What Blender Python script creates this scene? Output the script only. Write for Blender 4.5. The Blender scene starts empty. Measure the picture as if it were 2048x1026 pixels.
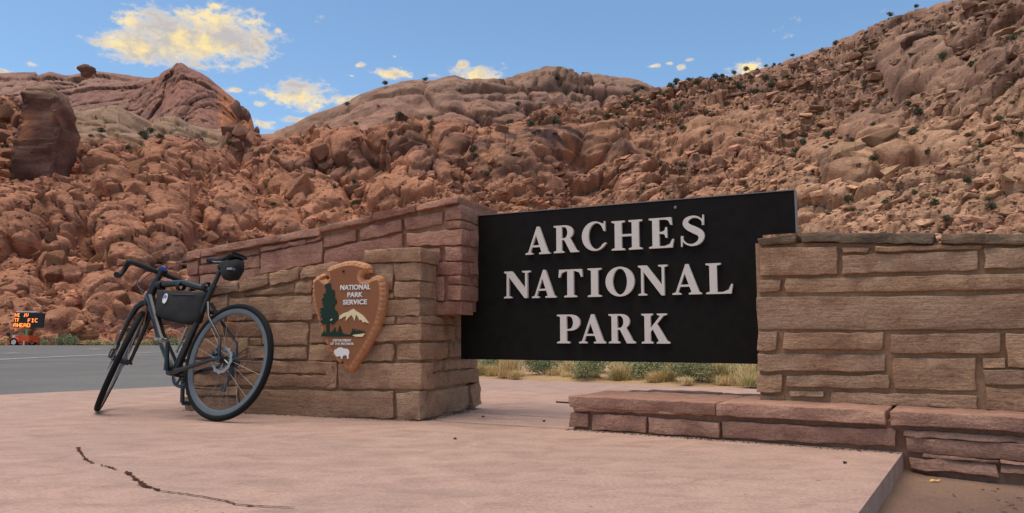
import bpy, math, random
import numpy as np
from mathutils import Vector, Matrix, noise as mnoise
from mathutils.geometry import tessellate_polygon

random.seed(7)
scene = bpy.context.scene
col = scene.collection

# ------------------------------------------------------------------ camera
F, CX, CY, HOR, H = 1520.0, 1024.0, 513.0, 671.0, 0.489
PITCH = math.atan((HOR - CY) / F)
CP, SP = math.cos(PITCH), math.sin(PITCH)
cam = bpy.data.cameras.new('camera')
cam.sensor_width = 36.0
cam.lens = 36.0 * F / 2048.0
cam.clip_end = 5000.0
cam.clip_start = 0.05
camo = bpy.data.objects.new('camera', cam)
camo.location = (0, 0, H)
camo.rotation_euler = (math.pi / 2 + PITCH, 0, 0)
col.objects.link(camo)
scene.camera = camo

# ------------------------------------------------------------------ sun, exposure
SUN_EL, SUN_AZ = math.radians(76), math.radians(262)      # azimuth clockwise from +Y
sun = bpy.data.lights.new('sun', 'SUN')
sun.energy = 2.1
sun.angle = math.radians(60)
sun.color = (1.0, 0.88, 0.72)
suno = bpy.data.objects.new('sun', sun)
sd = Vector((math.sin(SUN_AZ) * math.cos(SUN_EL), math.cos(SUN_AZ) * math.cos(SUN_EL), math.sin(SUN_EL)))
suno.rotation_euler = sd.to_track_quat('Z', 'Y').to_euler()
col.objects.link(suno)
scene.view_settings.view_transform = 'Standard'
scene.view_settings.look = 'None'
scene.view_settings.gamma = 1.0
scene.view_settings.exposure = 0.78

# ------------------------------------------------------------------ world: sky with evening clouds
def ray(px, py):
    a, b = (px - CX) / F, (CY - py) / F
    return Vector((a, CP - b * SP, SP + b * CP))

world = bpy.data.worlds.new('World')
scene.world = world
world.use_nodes = True
wn, wl = world.node_tree.nodes, world.node_tree.links
wn.clear()
w_out = wn.new('ShaderNodeOutputWorld')
w_bg = wn.new('ShaderNodeBackground')
w_bg.inputs['Strength'].default_value = 0.105
sky = wn.new('ShaderNodeTexSky')
sky.sky_type = 'NISHITA'
sky.sun_disc = False
sky.sun_elevation = SUN_EL
sky.sun_rotation = SUN_AZ
sky.altitude = 1300
sky.air_density = 1.0
sky.dust_density = 1.5
sky.ozone_density = 0.5
def wmath(op, a, b=None, c=None, clamp=False):
    n = wn.new('ShaderNodeMath'); n.operation = op; n.use_clamp = clamp
    for i, v in enumerate((a, b, c)):
        if v is None: continue
        if isinstance(v, (int, float)): n.inputs[i].default_value = v
        else: wl.new(v, n.inputs[i])
    return n.outputs[0]
tc = wn.new('ShaderNodeTexCoord')
sx = wn.new('ShaderNodeSeparateXYZ'); wl.new(tc.outputs['Generated'], sx.inputs[0])
az = wmath('ARCTAN2', sx.outputs[0], sx.outputs[1])
el = wmath('ARCSINE', sx.outputs[2])
uv = wn.new('ShaderNodeCombineXYZ'); wl.new(az, uv.inputs[0]); wl.new(el, uv.inputs[1])
def wnoise(scale, detail, rough, off=(0, 0, 0), sc=(1, 1, 1), dist=0.0):
    m = wn.new('ShaderNodeMapping'); m.inputs['Location'].default_value = off; m.inputs['Scale'].default_value = sc
    wl.new(uv.outputs[0], m.inputs[0])
    n = wn.new('ShaderNodeTexNoise'); n.inputs['Scale'].default_value = scale
    n.inputs['Detail'].default_value = detail; n.inputs['Roughness'].default_value = rough
    n.inputs['Distortion'].default_value = dist
    wl.new(m.outputs[0], n.inputs['Vector'])
    return n.outputs[0]
CLOUDS = [(285, 95, 88, 30, 1.2), (365, 75, 98, 48, 1.3), (440, 75, 92, 46, 1.3), (490, 100, 48, 16, 1), (495, 45, 34, 14, .75), (470, 28, 40, 20, .65),
          (192, 65, 30, 22, .5), (432, 12, 42, 12, .6), (555, 61, 13, 9, .8), (66, 128, 19, 9, .8), (398, 131, 42, 12, .8),
          (472, 180, 24, 8, .9), (522, 208, 26, 14, .85), (600, 190, 95, 32, 1.0), (600, 172, 66, 14, 1.0), (525, 248, 44, 16, .8), (592, 240, 42, 9, .95),
          (690, 200, 52, 18, .9), (782, 147, 52, 16, 1), (722, 131, 24, 9, .6), (702, 152, 20, 8, .5), (926, 131, 18, 13, .95),
          (955, 150, 68, 24, 1), (872, 152, 42, 11, .65), (1306, 132, 22, 7, .8), (1340, 127, 14, 6, .75), (1362, 133, 18, 10, .9), (1380, 120, 18, 6, .8),
          (1410, 116, 7, 4, .6), (1500, 138, 60, 22, .95), (5, 142, 26, 8, .8), (165, 138, 18, 8, .8), (790, 113, 12, 6, .5)]
field = None
for (px, py, rx, ry, k) in CLOUDS:
    d = ray(px, py).normalized()
    a0, e0 = math.atan2(d.x, d.y), math.asin(d.z)
    m = wn.new('ShaderNodeVectorMath'); m.operation = 'SUBTRACT'
    wl.new(uv.outputs[0], m.inputs[0]); m.inputs[1].default_value = (a0, e0, 0)
    s = wn.new('ShaderNodeVectorMath'); s.operation = 'MULTIPLY'
    wl.new(m.outputs[0], s.inputs[0]); s.inputs[1].default_value = (F / rx * .93, F / ry * .93, 0)
    ln = wn.new('ShaderNodeVectorMath'); ln.operation = 'LENGTH'; wl.new(s.outputs[0], ln.inputs[0])
    v = wmath('MULTIPLY_ADD', ln.outputs['Value'], -1.0, k)
    field = v if field is None else wmath('SMOOTH_MAX', field, v, .18)
# elsewhere in the sky: scattered clouds of the same kind
gen = wmath('MULTIPLY_ADD', wnoise(5.0, 4, .55, (3.1, 1.7, 0), (1, 2.2, 1)), 4.2, -2.75)
side = wmath('SMOOTHSTEP' if False else 'GREATER_THAN', wmath('ABSOLUTE', az), 0.66)
high = wmath('GREATER_THAN', el, 0.36)
gen = wmath('ADD', gen, wmath('MULTIPLY_ADD', wmath('MAXIMUM', side, high), 3.0, -3.0))
field = wmath('MAXIMUM', field, gen)
n1 = wnoise(26, 6, .62, (0, 0, 0), (1, 1.7, 1), .25)
n2 = wnoise(95, 5, .66, (4, 2, 0), (1, 1.5, 1), .2)
dens = wmath('ADD', field, wmath('MULTIPLY_ADD', n1, 2.0, -1.08))
dens = wmath('ADD', dens, wmath('MULTIPLY_ADD', n2, 1.1, -.56))
mr = wn.new('ShaderNodeMapRange'); mr.interpolation_type = 'SMOOTHSTEP'
wl.new(dens, mr.inputs[0]); mr.inputs[1].default_value = .05; mr.inputs[2].default_value = .62
shade = wn.new('ShaderNodeMapRange'); shade.interpolation_type = 'SMOOTHSTEP'
wl.new(wmath('ADD', wnoise(17, 5, .55, (1.3, .4, 0), (1, 1.6, 1)), wmath('MULTIPLY', n2, .25)), shade.inputs[0])
shade.inputs[1].default_value = .50; shade.inputs[2].default_value = .74
cc = wn.new('ShaderNodeMix'); cc.data_type = 'RGBA'
wl.new(shade.outputs[0], cc.inputs[0])
CLOUD_K = 1 / .105 / 1.62
cc.inputs[6].default_value = (1.05 * CLOUD_K, .81 * CLOUD_K, .34 * CLOUD_K, 1)
cc.inputs[7].default_value = (.54 * CLOUD_K, .50 * CLOUD_K, .48 * CLOUD_K, 1)
edge = wn.new('ShaderNodeMapRange'); wl.new(dens, edge.inputs[0]); edge.inputs[1].default_value = .1; edge.inputs[2].default_value = .8
ce = wn.new('ShaderNodeMix'); ce.data_type = 'RGBA'; wl.new(edge.outputs[0], ce.inputs[0])
ce.inputs[6].default_value = (.80 * CLOUD_K, .72 * CLOUD_K, .62 * CLOUD_K, 1); wl.new(cc.outputs[2], ce.inputs[7])
skc = wn.new('ShaderNodeMix'); skc.data_type = 'RGBA'
wl.new(wmath('MULTIPLY', mr.outputs[0], .95), skc.inputs[0]); skt = wn.new('ShaderNodeMix'); skt.data_type = 'RGBA'; skt.blend_type = 'MULTIPLY'; skt.inputs[0].default_value = 1.0; wl.new(sky.outputs[0], skt.inputs[6]); skt.inputs[7].default_value = (.84, .98, 1.0, 1); wl.new(skt.outputs[2], skc.inputs[6]); wl.new(ce.outputs[2], skc.inputs[7])
wl.new(skc.outputs[2], w_bg.inputs['Color'])
wl.new(w_bg.outputs[0], w_out.inputs[0])

# ------------------------------------------------------------------ helpers
def on_z(px, py, z=0.0):
    d = ray(px, py); t = (z - H) / d.z
    return Vector((0, 0, H)) + d * t
def on_plane(px, py, P, n):
    d = ray(px, py); o = Vector((0, 0, H))
    return o + d * ((P - o).dot(n) / d.dot(n))

class Frame:
    """vertical plane frame: origin on the ground, u along, w away from the viewer, z up"""
    def __init__(s, o, u):
        s.o = Vector((o[0], o[1], 0)); s.u = Vector((u[0], u[1], 0)).normalized(); s.w = Vector((-s.u.y, s.u.x, 0))
        s.rz = math.atan2(s.u.y, s.u.x)
    def uz(s, px, py, w=0.0):
        p = on_plane(px, py, s.o + s.w * w, s.w) - s.o
        return p.dot(s.u), p.z
    def wz(s, px, py, u=0.0):
        p = on_plane(px, py, s.o + s.u * u, s.u) - s.o
        return p.dot(s.w), p.z
    def P(s, u, w, z): return s.o + s.u * u + s.w * w + Vector((0, 0, z))

def link(o, parent=None):
    col.objects.link(o)
    if parent is not None: o.parent = parent
    return o
def mesh_obj(name, verts, faces, mat=None, parent=None, smooth=False):
    me = bpy.data.meshes.new(name)
    me.from_pydata([tuple(v) for v in verts], [], faces)
    if smooth: me.polygons.foreach_set('use_smooth', [True] * len(me.polygons))
    me.update()
    if mat: me.materials.append(mat)
    return link(bpy.data.objects.new(name, me), parent)
def tag(o, label=None, cat=None, group=None, kind=None):
    if label: o['label'] = label
    if cat: o['category'] = cat
    if group: o['group'] = group
    if kind: o['kind'] = kind
    return o
def empty(name, loc, rz=0.0, parent=None):
    o = bpy.data.objects.new(name, None); o.location = loc; o.rotation_euler = (0, 0, rz)
    o.empty_display_size = .1
    return link(o, parent)

class MB:
    def __init__(s): s.v = []; s.f = []
    def add(s, verts, faces):
        b = len(s.v); s.v += [Vector(v) for v in verts]; s.f += [tuple(i + b for i in f) for f in faces]
    def box(s, a, b):
        (x0, y0, z0), (x1, y1, z1) = a, b
        s.add([(x0, y0, z0), (x1, y0, z0), (x1, y1, z0), (x0, y1, z0), (x0, y0, z1), (x1, y0, z1), (x1, y1, z1), (x0, y1, z1)],
              [(0, 3, 2, 1), (4, 5, 6, 7), (0, 1, 5, 4), (1, 2, 6, 5), (2, 3, 7, 6), (3, 0, 4, 7)])
    def tube(s, pts, rad, seg=12, flat=None, closed=False):
        """swept tube; rad a number or list; flat=(axis, factor) squashes the section along an axis"""
        pts = [Vector(p) for p in pts]; n = len(pts)
        if not hasattr(rad, '__len__'): rad = [rad] * n
        vs = []; prev = None
        for i, p in enumerate(pts):
            if closed: t = pts[(i + 1) % n] - pts[i - 1]
            else: t = pts[min(i + 1, n - 1)] - pts[max(i - 1, 0)]
            t.normalize()
            if prev is None:
                ref = Vector((0, 1, 0)) if abs(t.y) < .9 else Vector((0, 0, 1))
                a = (ref - t * ref.dot(t)).normalized()
            else:
                a = (prev - t * prev.dot(t)).normalized()
            prev = a; b = t.cross(a)
            for k in range(seg):
                q = 2 * math.pi * k / seg
                o = (a * math.cos(q) + b * math.sin(q)) * rad[i]
                if flat: o = o - flat[0] * (o.dot(flat[0]) * (1 - flat[1]))
                vs.append(p + o)
        fs = []
        for i in range(n if closed else n - 1):
            j = (i + 1) % n
            for k in range(seg):
                fs.append((i * seg + k, i * seg + (k + 1) % seg, j * seg + (k + 1) % seg, j * seg + k))
        if not closed:
            fs.append(tuple(range(seg))[::-1]); fs.append(tuple((n - 1) * seg + k for k in range(seg)))
        s.add(vs, fs)
    def ring(s, c, axis, R, r, seg=64, rs=12, squash=1.0):
        axis = Vector(axis).normalized(); ref = Vector((1, 0, 0)) if abs(axis.x) < .9 else Vector((0, 0, 1))
        a = (ref - axis * ref.dot(axis)).normalized(); b = axis.cross(a); c = Vector(c)
        vs = []; fs = []
        for i in range(seg):
            q = 2 * math.pi * i / seg; d = a * math.cos(q) + b * math.sin(q)
            for k in range(rs):
                e = 2 * math.pi * k / rs
                vs.append(c + d * (R + r * math.cos(e)) + axis * (r * squash * math.sin(e)))
        for i in range(seg):
            j = (i + 1) % seg
            for k in range(rs): fs.append((i * rs + k, j * rs + k, j * rs + (k + 1) % rs, i * rs + (k + 1) % rs))
        s.add(vs, fs)
    def disc(s, c, axis, prof, seg=32):
        """lathe: prof = [(radius, offset along axis)...], closed on the axis when radius is 0"""
        axis = Vector(axis).normalized(); ref = Vector((1, 0, 0)) if abs(axis.x) < .9 else Vector((0, 0, 1))
        a = (ref - axis * ref.dot(axis)).normalized(); b = axis.cross(a); c = Vector(c)
        vs = []; fs = []
        for (r, h) in prof:
            for i in range(seg):
                q = 2 * math.pi * i / seg
                vs.append(c + axis * h + (a * math.cos(q) + b * math.sin(q)) * max(r, 1e-5))
        for j in range(len(prof) - 1):
            for i in range(seg):
                k = (i + 1) % seg
                fs.append((j * seg + i, j * seg + k, (j + 1) * seg + k, (j + 1) * seg + i))
        s.add(vs, fs)
    def prism(s, polys, M, d0, d1):
        """2D outline with holes, extruded; M(u, z, d) -> point; the front is at d1"""
        flat = [p for poly in polys for p in poly]
        tris = tessellate_polygon([[Vector((x, y, 0)) for (x, y) in poly] for poly in polys])
        n = len(flat)
        vs = [M(x, y, d1) for (x, y) in flat] + [M(x, y, d0) for (x, y) in flat]
        fs = []
        for t in tris:
            (x0, y0), (x1, y1), (x2, y2) = (flat[i] for i in t)
            if (x1 - x0) * (y2 - y0) - (x2 - x0) * (y1 - y0) < 0: t = (t[0], t[2], t[1])
            fs.append(tuple(t)); fs.append(tuple(i + n for i in t[::-1]))
        b = 0
        for poly in polys:
            m = len(poly)
            for i in range(m):
                j = (i + 1) % m
                fs.append((b + i, n + b + i, n + b + j, b + j))
            b += m
        s.add(vs, fs)
    def build(s, name, mat, parent=None, smooth=False, tf=None, sharp=None):
        v = [tf(p) for p in s.v] if tf else s.v
        o = mesh_obj(name, v, s.f, mat, parent, smooth)
        if smooth and sharp:
            o.data.set_sharp_from_angle(angle=math.radians(sharp))
        return o

# ------------------------------------------------------------------ materials
MATS = {}
def nt(name, rough=.8, metallic=0.0, spec=.3):
    m = bpy.data.materials.new(name); m.use_nodes = True
    t = m.node_tree; b = t.nodes['Principled BSDF']
    b.inputs['Roughness'].default_value = rough; b.inputs['Metallic'].default_value = metallic
    b.inputs['Specular IOR Level'].default_value = spec
    MATS[name] = m
    return m, t, b
def N(t, typ, **kw):
    n = t.nodes.new(typ)
    for k, v in kw.items():
        if k in n.inputs: n.inputs[k].default_value = v
        else: setattr(n, k, v)
    return n
def srgb(r, g, b):
    f = lambda c: (c / 255 / 12.92) if c / 255 <= .04045 else ((c / 255 + .055) / 1.055) ** 2.4
    return (f(r), f(g), f(b), 1)
def ramp(t, src, stops):
    r = t.nodes.new('ShaderNodeValToRGB')
    while len(r.color_ramp.elements) < len(stops): r.color_ramp.elements.new(.5)
    for e, (p, c) in zip(r.color_ramp.elements, stops):
        e.position = p; e.color = c if len(c) == 4 else (*c, 1)
    t.links.new(src, r.inputs[0])
    return r.outputs[0]
def mixc(t, fac, a, b, mode='MIX'):
    n = t.nodes.new('ShaderNodeMix'); n.data_type = 'RGBA'; n.blend_type = mode
    for i, v in ((0, fac), (6, a), (7, b)):
        if isinstance(v, (int, float, tuple)): n.inputs[i].default_value = v
        else: t.links.new(v, n.inputs[i])
    return n.outputs[2]
def mth(t, op, a, b=0.0, clamp=False):
    n = t.nodes.new('ShaderNodeMath'); n.operation = op; n.use_clamp = clamp
    for i, v in ((0, a), (1, b)):
        if isinstance(v, (int, float)): n.inputs[i].default_value = v
        else: t.links.new(v, n.inputs[i])
    return n.outputs[0]
def noise_n(t, vec, scale, detail=5, rough=.6, sc=None, dist=0.0):
    if sc:
        m = t.nodes.new('ShaderNodeMapping'); m.inputs['Scale'].default_value = sc
        t.links.new(vec, m.inputs[0]); vec = m.outputs[0]
    n = t.nodes.new('ShaderNodeTexNoise'); n.inputs['Scale'].default_value = scale
    n.inputs['Detail'].default_value = detail; n.inputs['Roughness'].default_value = rough; n.inputs['Distortion'].default_value = dist
    t.links.new(vec, n.inputs['Vector'])
    return n.outputs[0]
def bump(t, b, h, strength=.5, dist=.01):
    n = t.nodes.new('ShaderNodeBump'); n.inputs['Strength'].default_value = strength; n.inputs['Distance'].default_value = dist
    t.links.new(h, n.inputs['Height']); t.links.new(n.outputs[0], b.inputs['Normal'])
def plain(name, c, rough=.6, metallic=0.0, spec=.4, var=.15, scale=40, bmp=0.0):
    m, t, b = nt(name, rough, metallic, spec)
    tcn = t.nodes.new('ShaderNodeTexCoord')
    n = noise_n(t, tcn.outputs['Object'], scale, 4)
    lo = tuple(v * (1 - var) for v in c[:3]) + (1,); hi = tuple(min(1, v * (1 + var)) for v in c[:3]) + (1,)
    t.links.new(ramp(t, n, [(.3, lo), (.7, hi)]), b.inputs['Base Color'])
    t.links.new(mth(t, 'MULTIPLY_ADD' if False else 'ADD', mth(t, 'MULTIPLY', n, .25), rough - .12), b.inputs['Roughness'])
    if bmp: bump(t, b, n, bmp, .002)
    return m

def stone_mat(name, stops, stain, bed=1.0):
    m, t, b = nt(name, .9, 0, .15)
    tcn = t.nodes.new('ShaderNodeTexCoord'); oi = t.nodes.new('ShaderNodeObjectInfo')
    v = t.nodes.new('ShaderNodeVectorMath'); v.operation = 'MULTIPLY_ADD'
    t.links.new(oi.outputs['Random'], v.inputs[0]); v.inputs[1].default_value = (37, 91, 53); t.links.new(tcn.outputs['Object'], v.inputs[2])
    vec = v.outputs[0]
    base = ramp(t, oi.outputs['Random'], stops)
    big = noise_n(t, vec, 7, 5, .6, None, .4)
    c = mixc(t, ramp(t, big, [(.42, (0, 0, 0)), (.68, (1, 1, 1))]), base, stain)
    layers = noise_n(t, vec, 9, 6, .65, (.6, .6, 7.0), .3)
    c = mixc(t, mth(t, 'MULTIPLY', ramp(t, layers, [(.35, (1, 1, 1)), (.6, (0, 0, 0))]), 
        .30 * bed), c, mixc(t, 1.0, c, (.62, .58, .55, 1), 'MULTIPLY'))
    fine = noise_n(t, vec, 85, 5, .75)
    c = mixc(t, .75, c, ramp(t, fine, [(.25, (.55, .54, .53)), (.75, (1.35, 1.33, 1.3))]), 'MULTIPLY')
    blot = noise_n(t, vec, 16, 6, .7, (1, 1, 1.5), 1.0)
    c = mixc(t, mth(t, 'MULTIPLY', ramp(t, blot, [(.60, (0, 0, 0)), (.70, (1, 1, 1))]), .55), c, mixc(t, 1.0, c, (.50, .47, .46, 1), 'MULTIPLY'))
    c = mixc(t, mth(t, 'MULTIPLY', ramp(t, blot, [(.26, (1, 1, 1)), (.38, (0, 0, 0))]), .4), c, mixc(t, 1.0, c, (1.35, 1.30, 1.22, 1), 'MULTIPLY'))
    t.links.new(c, b.inputs['Base Color'])
    chip = noise_n(t, vec, 22, 7, .62, (1, 1, 1.6), .5)
    hgt = mth(t, 'ADD', mth(t, 'MULTIPLY', chip, 1.0), mth(t, 'ADD', mth(t, 'MULTIPLY', fine, .22), mth(t, 'MULTIPLY', layers, .55 * bed)))
    bump(t, b, hgt, 1.0, .016)
    return m
M_TAN = stone_mat('tan_sandstone', [(0, srgb(172, 134, 106)), (.2, srgb(190, 151, 119)), (.4, srgb(162, 127, 101)), (.6, srgb(184, 145, 116)), (.8, srgb(168, 134, 109)), (1, srgb(192, 157, 128))], srgb(152, 114, 90))
M_PUR = stone_mat('purple_sandstone', [(0, srgb(176, 127, 106)), (.25, srgb(188, 138, 114)), (.5, srgb(160, 114, 97)), (.75, srgb(182, 136, 114)), (1, srgb(170, 128, 108))], srgb(148, 103, 88), .5)
M_RED = stone_mat('red_sandstone', [(0, srgb(174, 131, 110)), (.5, srgb(184, 142, 120)), (1, srgb(164, 124, 106))], srgb(150, 110, 94), .6)
M_TOP = stone_mat('weathered_capstone', [(0, srgb(120, 98, 78)), (.5, srgb(136, 112, 90)), (1, srgb(112, 92, 76))], srgb(84, 70, 60), .6)
M_MORTAR = plain('mortar', srgb(152, 119, 92), .95, 0, .1, .2, 60, .6)
M_MORTARR = plain('red_mortar', srgb(146, 108, 88), .95, 0, .1, .2, 60, .6)

def concrete():
    m, t, b = nt('pink_concrete', .85, 0, .25)
    tcn = t.nodes.new('ShaderNodeTexCoord'); v = tcn.outputs['Object']
    big = noise_n(t, v, .9, 5, .6, None, .8); mid = noise_n(t, v, 4.5, 6, .7, (1, 1.7, 1), .6); fine = noise_n(t, v, 75, 4, .75)
    c = mixc(t, ramp(t, big, [(.35, (0, 0, 0)), (.68, (1, 1, 1))]), srgb(180, 146, 129), srgb(165, 136, 121))
    c = mixc(t, mth(t, 'MULTIPLY', ramp(t, mid, [(.46, (0, 0, 0)), (.68, (1, 1, 1))]), .8), c, srgb(146, 117, 103))
    c = mixc(t, mth(t, 'MULTIPLY', ramp(t, mid, [(.28, (1, 1, 1)), (.42, (0, 0, 0))]), .45), c, srgb(198, 164, 144))
    c = mixc(t, .9, c, ramp(t, fine, [(.25, (.66, .65, .64)), (.75, (1.28, 1.28, 1.28))]), 'MULTIPLY')
    sp = noise_n(t, v, 38, 2, .5)
    c = mixc(t, mth(t, 'MULTIPLY', ramp(t, sp, [(.68, (0, 0, 0)), (.74, (1, 1, 1))]), .6), c, srgb(104, 80, 70))
    t.links.new(c, b.inputs['Base Color'])
    bump(t, b, mth(t, 'ADD', fine, mth(t, 'MULTIPLY', mid, 1.5)), .5, .004)
    return m
M_CONC = concrete()
def asphalt():
    m, t, b = nt('asphalt', .85, 0, .3)
    tcn = t.nodes.new('ShaderNodeTexCoord'); v = tcn.outputs['Object']
    big = noise_n(t, v, .35, 5, .6, (1, 1, 1)); fine = noise_n(t, v, 30, 5, .75)
    c = ramp(t, big, [(.3, srgb(90, 86, 82)), (.7, srgb(112, 107, 102))])
    c = mixc(t, .7, c, ramp(t, fine, [(.25, (.6, .6, .6)), (.75, (1.4, 1.4, 1.4))]), 'MULTIPLY')
    t.links.new(c, b.inputs['Base Color']); bump(t, b, fine, .4, .01)
    return m
M_ASPH = asphalt()
M_PAINT = plain('road_paint', srgb(205, 202, 195), .7, 0, .3, .2, 3)
def dirt(name, a, bcol, scale=6):
    m, t, b = nt(name, .95, 0, .1)
    tcn = t.nodes.new('ShaderNodeTexCoord'); v = tcn.outputs['Object']
    big = noise_n(t, v, scale * .2, 6, .6); fine = noise_n(t, v, scale * 12, 6, .75)
    c = mixc(t, ramp(t, big, [(.35, (0, 0, 0)), (.65, (1, 1, 1))]), a, bcol)
    c = mixc(t, .8, c, ramp(t, fine, [(.25, (.6, .58, .56)), (.75, (1.35, 1.33, 1.3))]), 'MULTIPLY')
    t.links.new(c, b.inputs['Base Color']); bump(t, b, fine, .9, .02)
    return m
M_DIRT = dirt('red_dirt', srgb(164, 132, 112), srgb(142, 114, 98), 9)
M_VERGE = dirt('straw_dirt', srgb(190, 160, 118), srgb(170, 135, 104))

def rock_mat():
    m, t, b = nt('hill_rock', .95, 0, .1)
    at = t.nodes.new('ShaderNodeAttribute'); at.attribute_name = 'Col'
    tcn = t.nodes.new('ShaderNodeTexCoord'); v = tcn.outputs['Object']
    n1 = noise_n(t, v, .22, 5, .6, (1, 1, 1.8), .5); n2 = noise_n(t, v, 1.6, 5, .65, (1, 1, 2.6), .3)
    c = mixc(t, .85, at.outputs['Color'], ramp(t, n1, [(.28, (.62, .58, .56)), (.5, (1, 1, 1)), (.75, (1.22, 1.24, 1.24))]), 'MULTIPLY')
    c = mixc(t, .8, c, ramp(t, n2, [(.28, (.60, .58, .56)), (.5, (1, 1, 1)), (.75, (1.34, 1.34, 1.32))]), 'MULTIPLY')
    t.links.new(c, b.inputs['Base Color'])
    bump(t, b, mth(t, 'ADD', n2, mth(t, 'MULTIPLY', n1, .7)), .8, .32)
    return m
M_ROCK = rock_mat()
def boulder_mat(name, stops, dark):
    m, t, b = nt(name, .95, 0, .1)
    tcn = t.nodes.new('ShaderNodeTexCoord'); oi = t.nodes.new('ShaderNodeObjectInfo')
    v = t.nodes.new('ShaderNodeVectorMath'); v.operation = 'MULTIPLY_ADD'
    t.links.new(oi.outputs['Random'], v.inputs[0]); v.inputs[1].default_value = (37, 91, 53); t.links.new(tcn.outputs['Object'], v.inputs[2])
    n1 = noise_n(t, v.outputs[0], 1.2, 6, .65, None, .6); n2 = noise_n(t, v.outputs[0], 5, 6, .75, (1, 1, 3.2), .4)
    c = ramp(t, oi.outputs['Random'], stops) if stops else oi.outputs['Color']
    c = mixc(t, mth(t, 'MULTIPLY', ramp(t, n1, [(.5, (0, 0, 0)), (.68, (1, 1, 1))]), .6), c, dark)
    c = mixc(t, .85, c, ramp(t, n2, [(.28, (.5, .48, .46)), (.72, (1.4, 1.4, 1.38))]), 'MULTIPLY')
    t.links.new(c, b.inputs['Base Color']); bump(t, b, mth(t, 'ADD', n2, n1), 1.0, .32)
    return m
M_BLD = boulder_mat('hill_boulder', None, srgb(110, 80, 68))

def leaf_mat(name, a, bcol, rough=.7):
    m, t, b = nt(name, rough, 0, .2)
    tcn = t.nodes.new('ShaderNodeTexCoord'); oi = t.nodes.new('ShaderNodeObjectInfo')
    gi = t.nodes.new('ShaderNodeNewGeometry')
    f = mth(t, 'ADD', mth(t, 'MULTIPLY', gi.outputs['Random Per Island'], .7), mth(t, 'MULTIPLY', oi.outputs['Random'], .3))
    t.links.new(ramp(t, f, [(.05, a), (.95, bcol)]), b.inputs['Base Color'])
    return m
M_JUN = leaf_mat('juniper_leaf', srgb(54, 60, 44), srgb(108, 108, 78))
M_SAGE = leaf_mat('sage_leaf', srgb(120, 126, 88), srgb(168, 166, 122))
M_RABB = leaf_mat('rabbitbrush_leaf', srgb(104, 116, 82), srgb(156, 158, 114))
M_STRAW = leaf_mat('dry_grass', srgb(190, 158, 106), srgb(226, 204, 156))
M_OLIVE = leaf_mat('olive_grass', srgb(152, 140, 92), srgb(196, 180, 126))
M_TWIG = plain('twig', srgb(96, 80, 66), .9, 0, .1, .2, 30)

# ------------------------------------------------------------------ ground, road, slab
u_b = (on_z(1800, 905) - on_z(1140, 858)).normalized()          # bench direction on the ground
SLOPE = .0052
def gz(y): return -SLOPE * max(0.0, y - 7.0)
def ground_sheet():
    xs = np.concatenate([[-1500, -500, -200, -120], np.arange(-80, 81, 4), [120, 200, 500, 1500]])
    ys = np.concatenate([[-300, -60, -20, -5, 0, 2, 4, 6], np.arange(7, 120, 4), [200, 500, 1500]])
    vs, fs = [], []
    for y in ys:
        for x in xs: vs.append((x, y, -.095 + gz(min(y, 120))))
    n = len(xs)
    for j in range(len(ys) - 1):
        for i in range(n - 1): fs.append((j * n + i, j * n + i + 1, (j + 1) * n + i + 1, (j + 1) * n + i))
    return tag(mesh_obj('ground', vs, fs, M_DIRT), kind='structure')
ground_sheet()
R1, R2 = on_z(10, 789), on_z(365, 772)
rd = (R2 - R1).normalized()
SF1, SF2 = on_z(955, 757), on_z(1515, 778)
sfd = (SF2 - SF1).normalized()
P1, P2, P3 = on_z(1140, 858), on_z(1806, 905), on_z(1725, 1015)
ed = (P3 - P2).normalized()
def sheet(name, pts, z0, z1, mat, kind='structure', parent=None, zf=None):
    b = MB(); zf = zf or (lambda y: 0.0)
    b.prism([[(p[0], p[1]) for p in pts]], lambda x, y, d: Vector((x, y, d + zf(y))), z0, z1)
    o = b.build(name, mat, parent)
    if kind: o['kind'] = kind
    return o
def isect(p, d, q, e):
    t = ((q.x - p.x) * e.y - (q.y - p.y) * e.x) / (d.x * e.y - d.y * e.x)
    return p + d * t
corner = isect(R1, rd, SF1, sfd)
wb = Vector((-u_b.y, u_b.x, 0))
slab_pts = [P2 + ed * 5.5, P2, P2 + wb * 1.0, P2 + wb * 1.0 + u_b * 2.5, SF2 + sfd * 2.2, corner, R1 - rd * 9, R1 - rd * 9 + Vector((6, -5, 0))]
slab = sheet('concrete_slab', slab_pts, -.30, 0.0, M_CONC)
road_pts = [corner + rd * 3 + Vector((.02, 0, 0)), Vector((60, 62, 0)), Vector((-140, 62, 0)), Vector((-140, -30, 0)), R1 - rd * 22]
road_pts = [p + Vector((-.006, .006, 0)) for p in road_pts]
def road_sheet():
    a = R1 - rd * 30; b = corner + rd * 8
    pts = [a, b, Vector((14, 26, 0)), Vector((60, 62, 0)), Vector((-140, 62, 0)), Vector((-140, -16, 0))]
    return sheet('road', pts, -.06, -.015, M_ASPH, zf=gz)
road_sheet()
def on_road(px, py):
    d = ray(px, py)                       # z = -.015 - SLOPE*(y-7)
    t = (-.015 + SLOPE * 7 - H) / (d.z + SLOPE * d.y)
    return Vector((0, 0, H)) + d * t
def stripe(name, a, b, wdt, off=.005):
    d = (b - a); d.z = 0; d.normalize(); n = Vector((-d.y, d.x, 0)) * wdt / 2
    k = 24; vs = []
    for i in range(k + 1):
        p = a.lerp(b, i / k)
        for s in (-1, 1):
            q = p + n * s; vs.append((q.x, q.y, -.015 + gz(q.y) + off))
    fs = [(2 * i, 2 * i + 2, 2 * i + 3, 2 * i + 1) for i in range(k)]
    return mesh_obj(name, vs, fs, M_PAINT, bpy.data.objects['road'])
la, lb = on_road(8, 718.5), on_road(330, 703.5)
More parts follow.
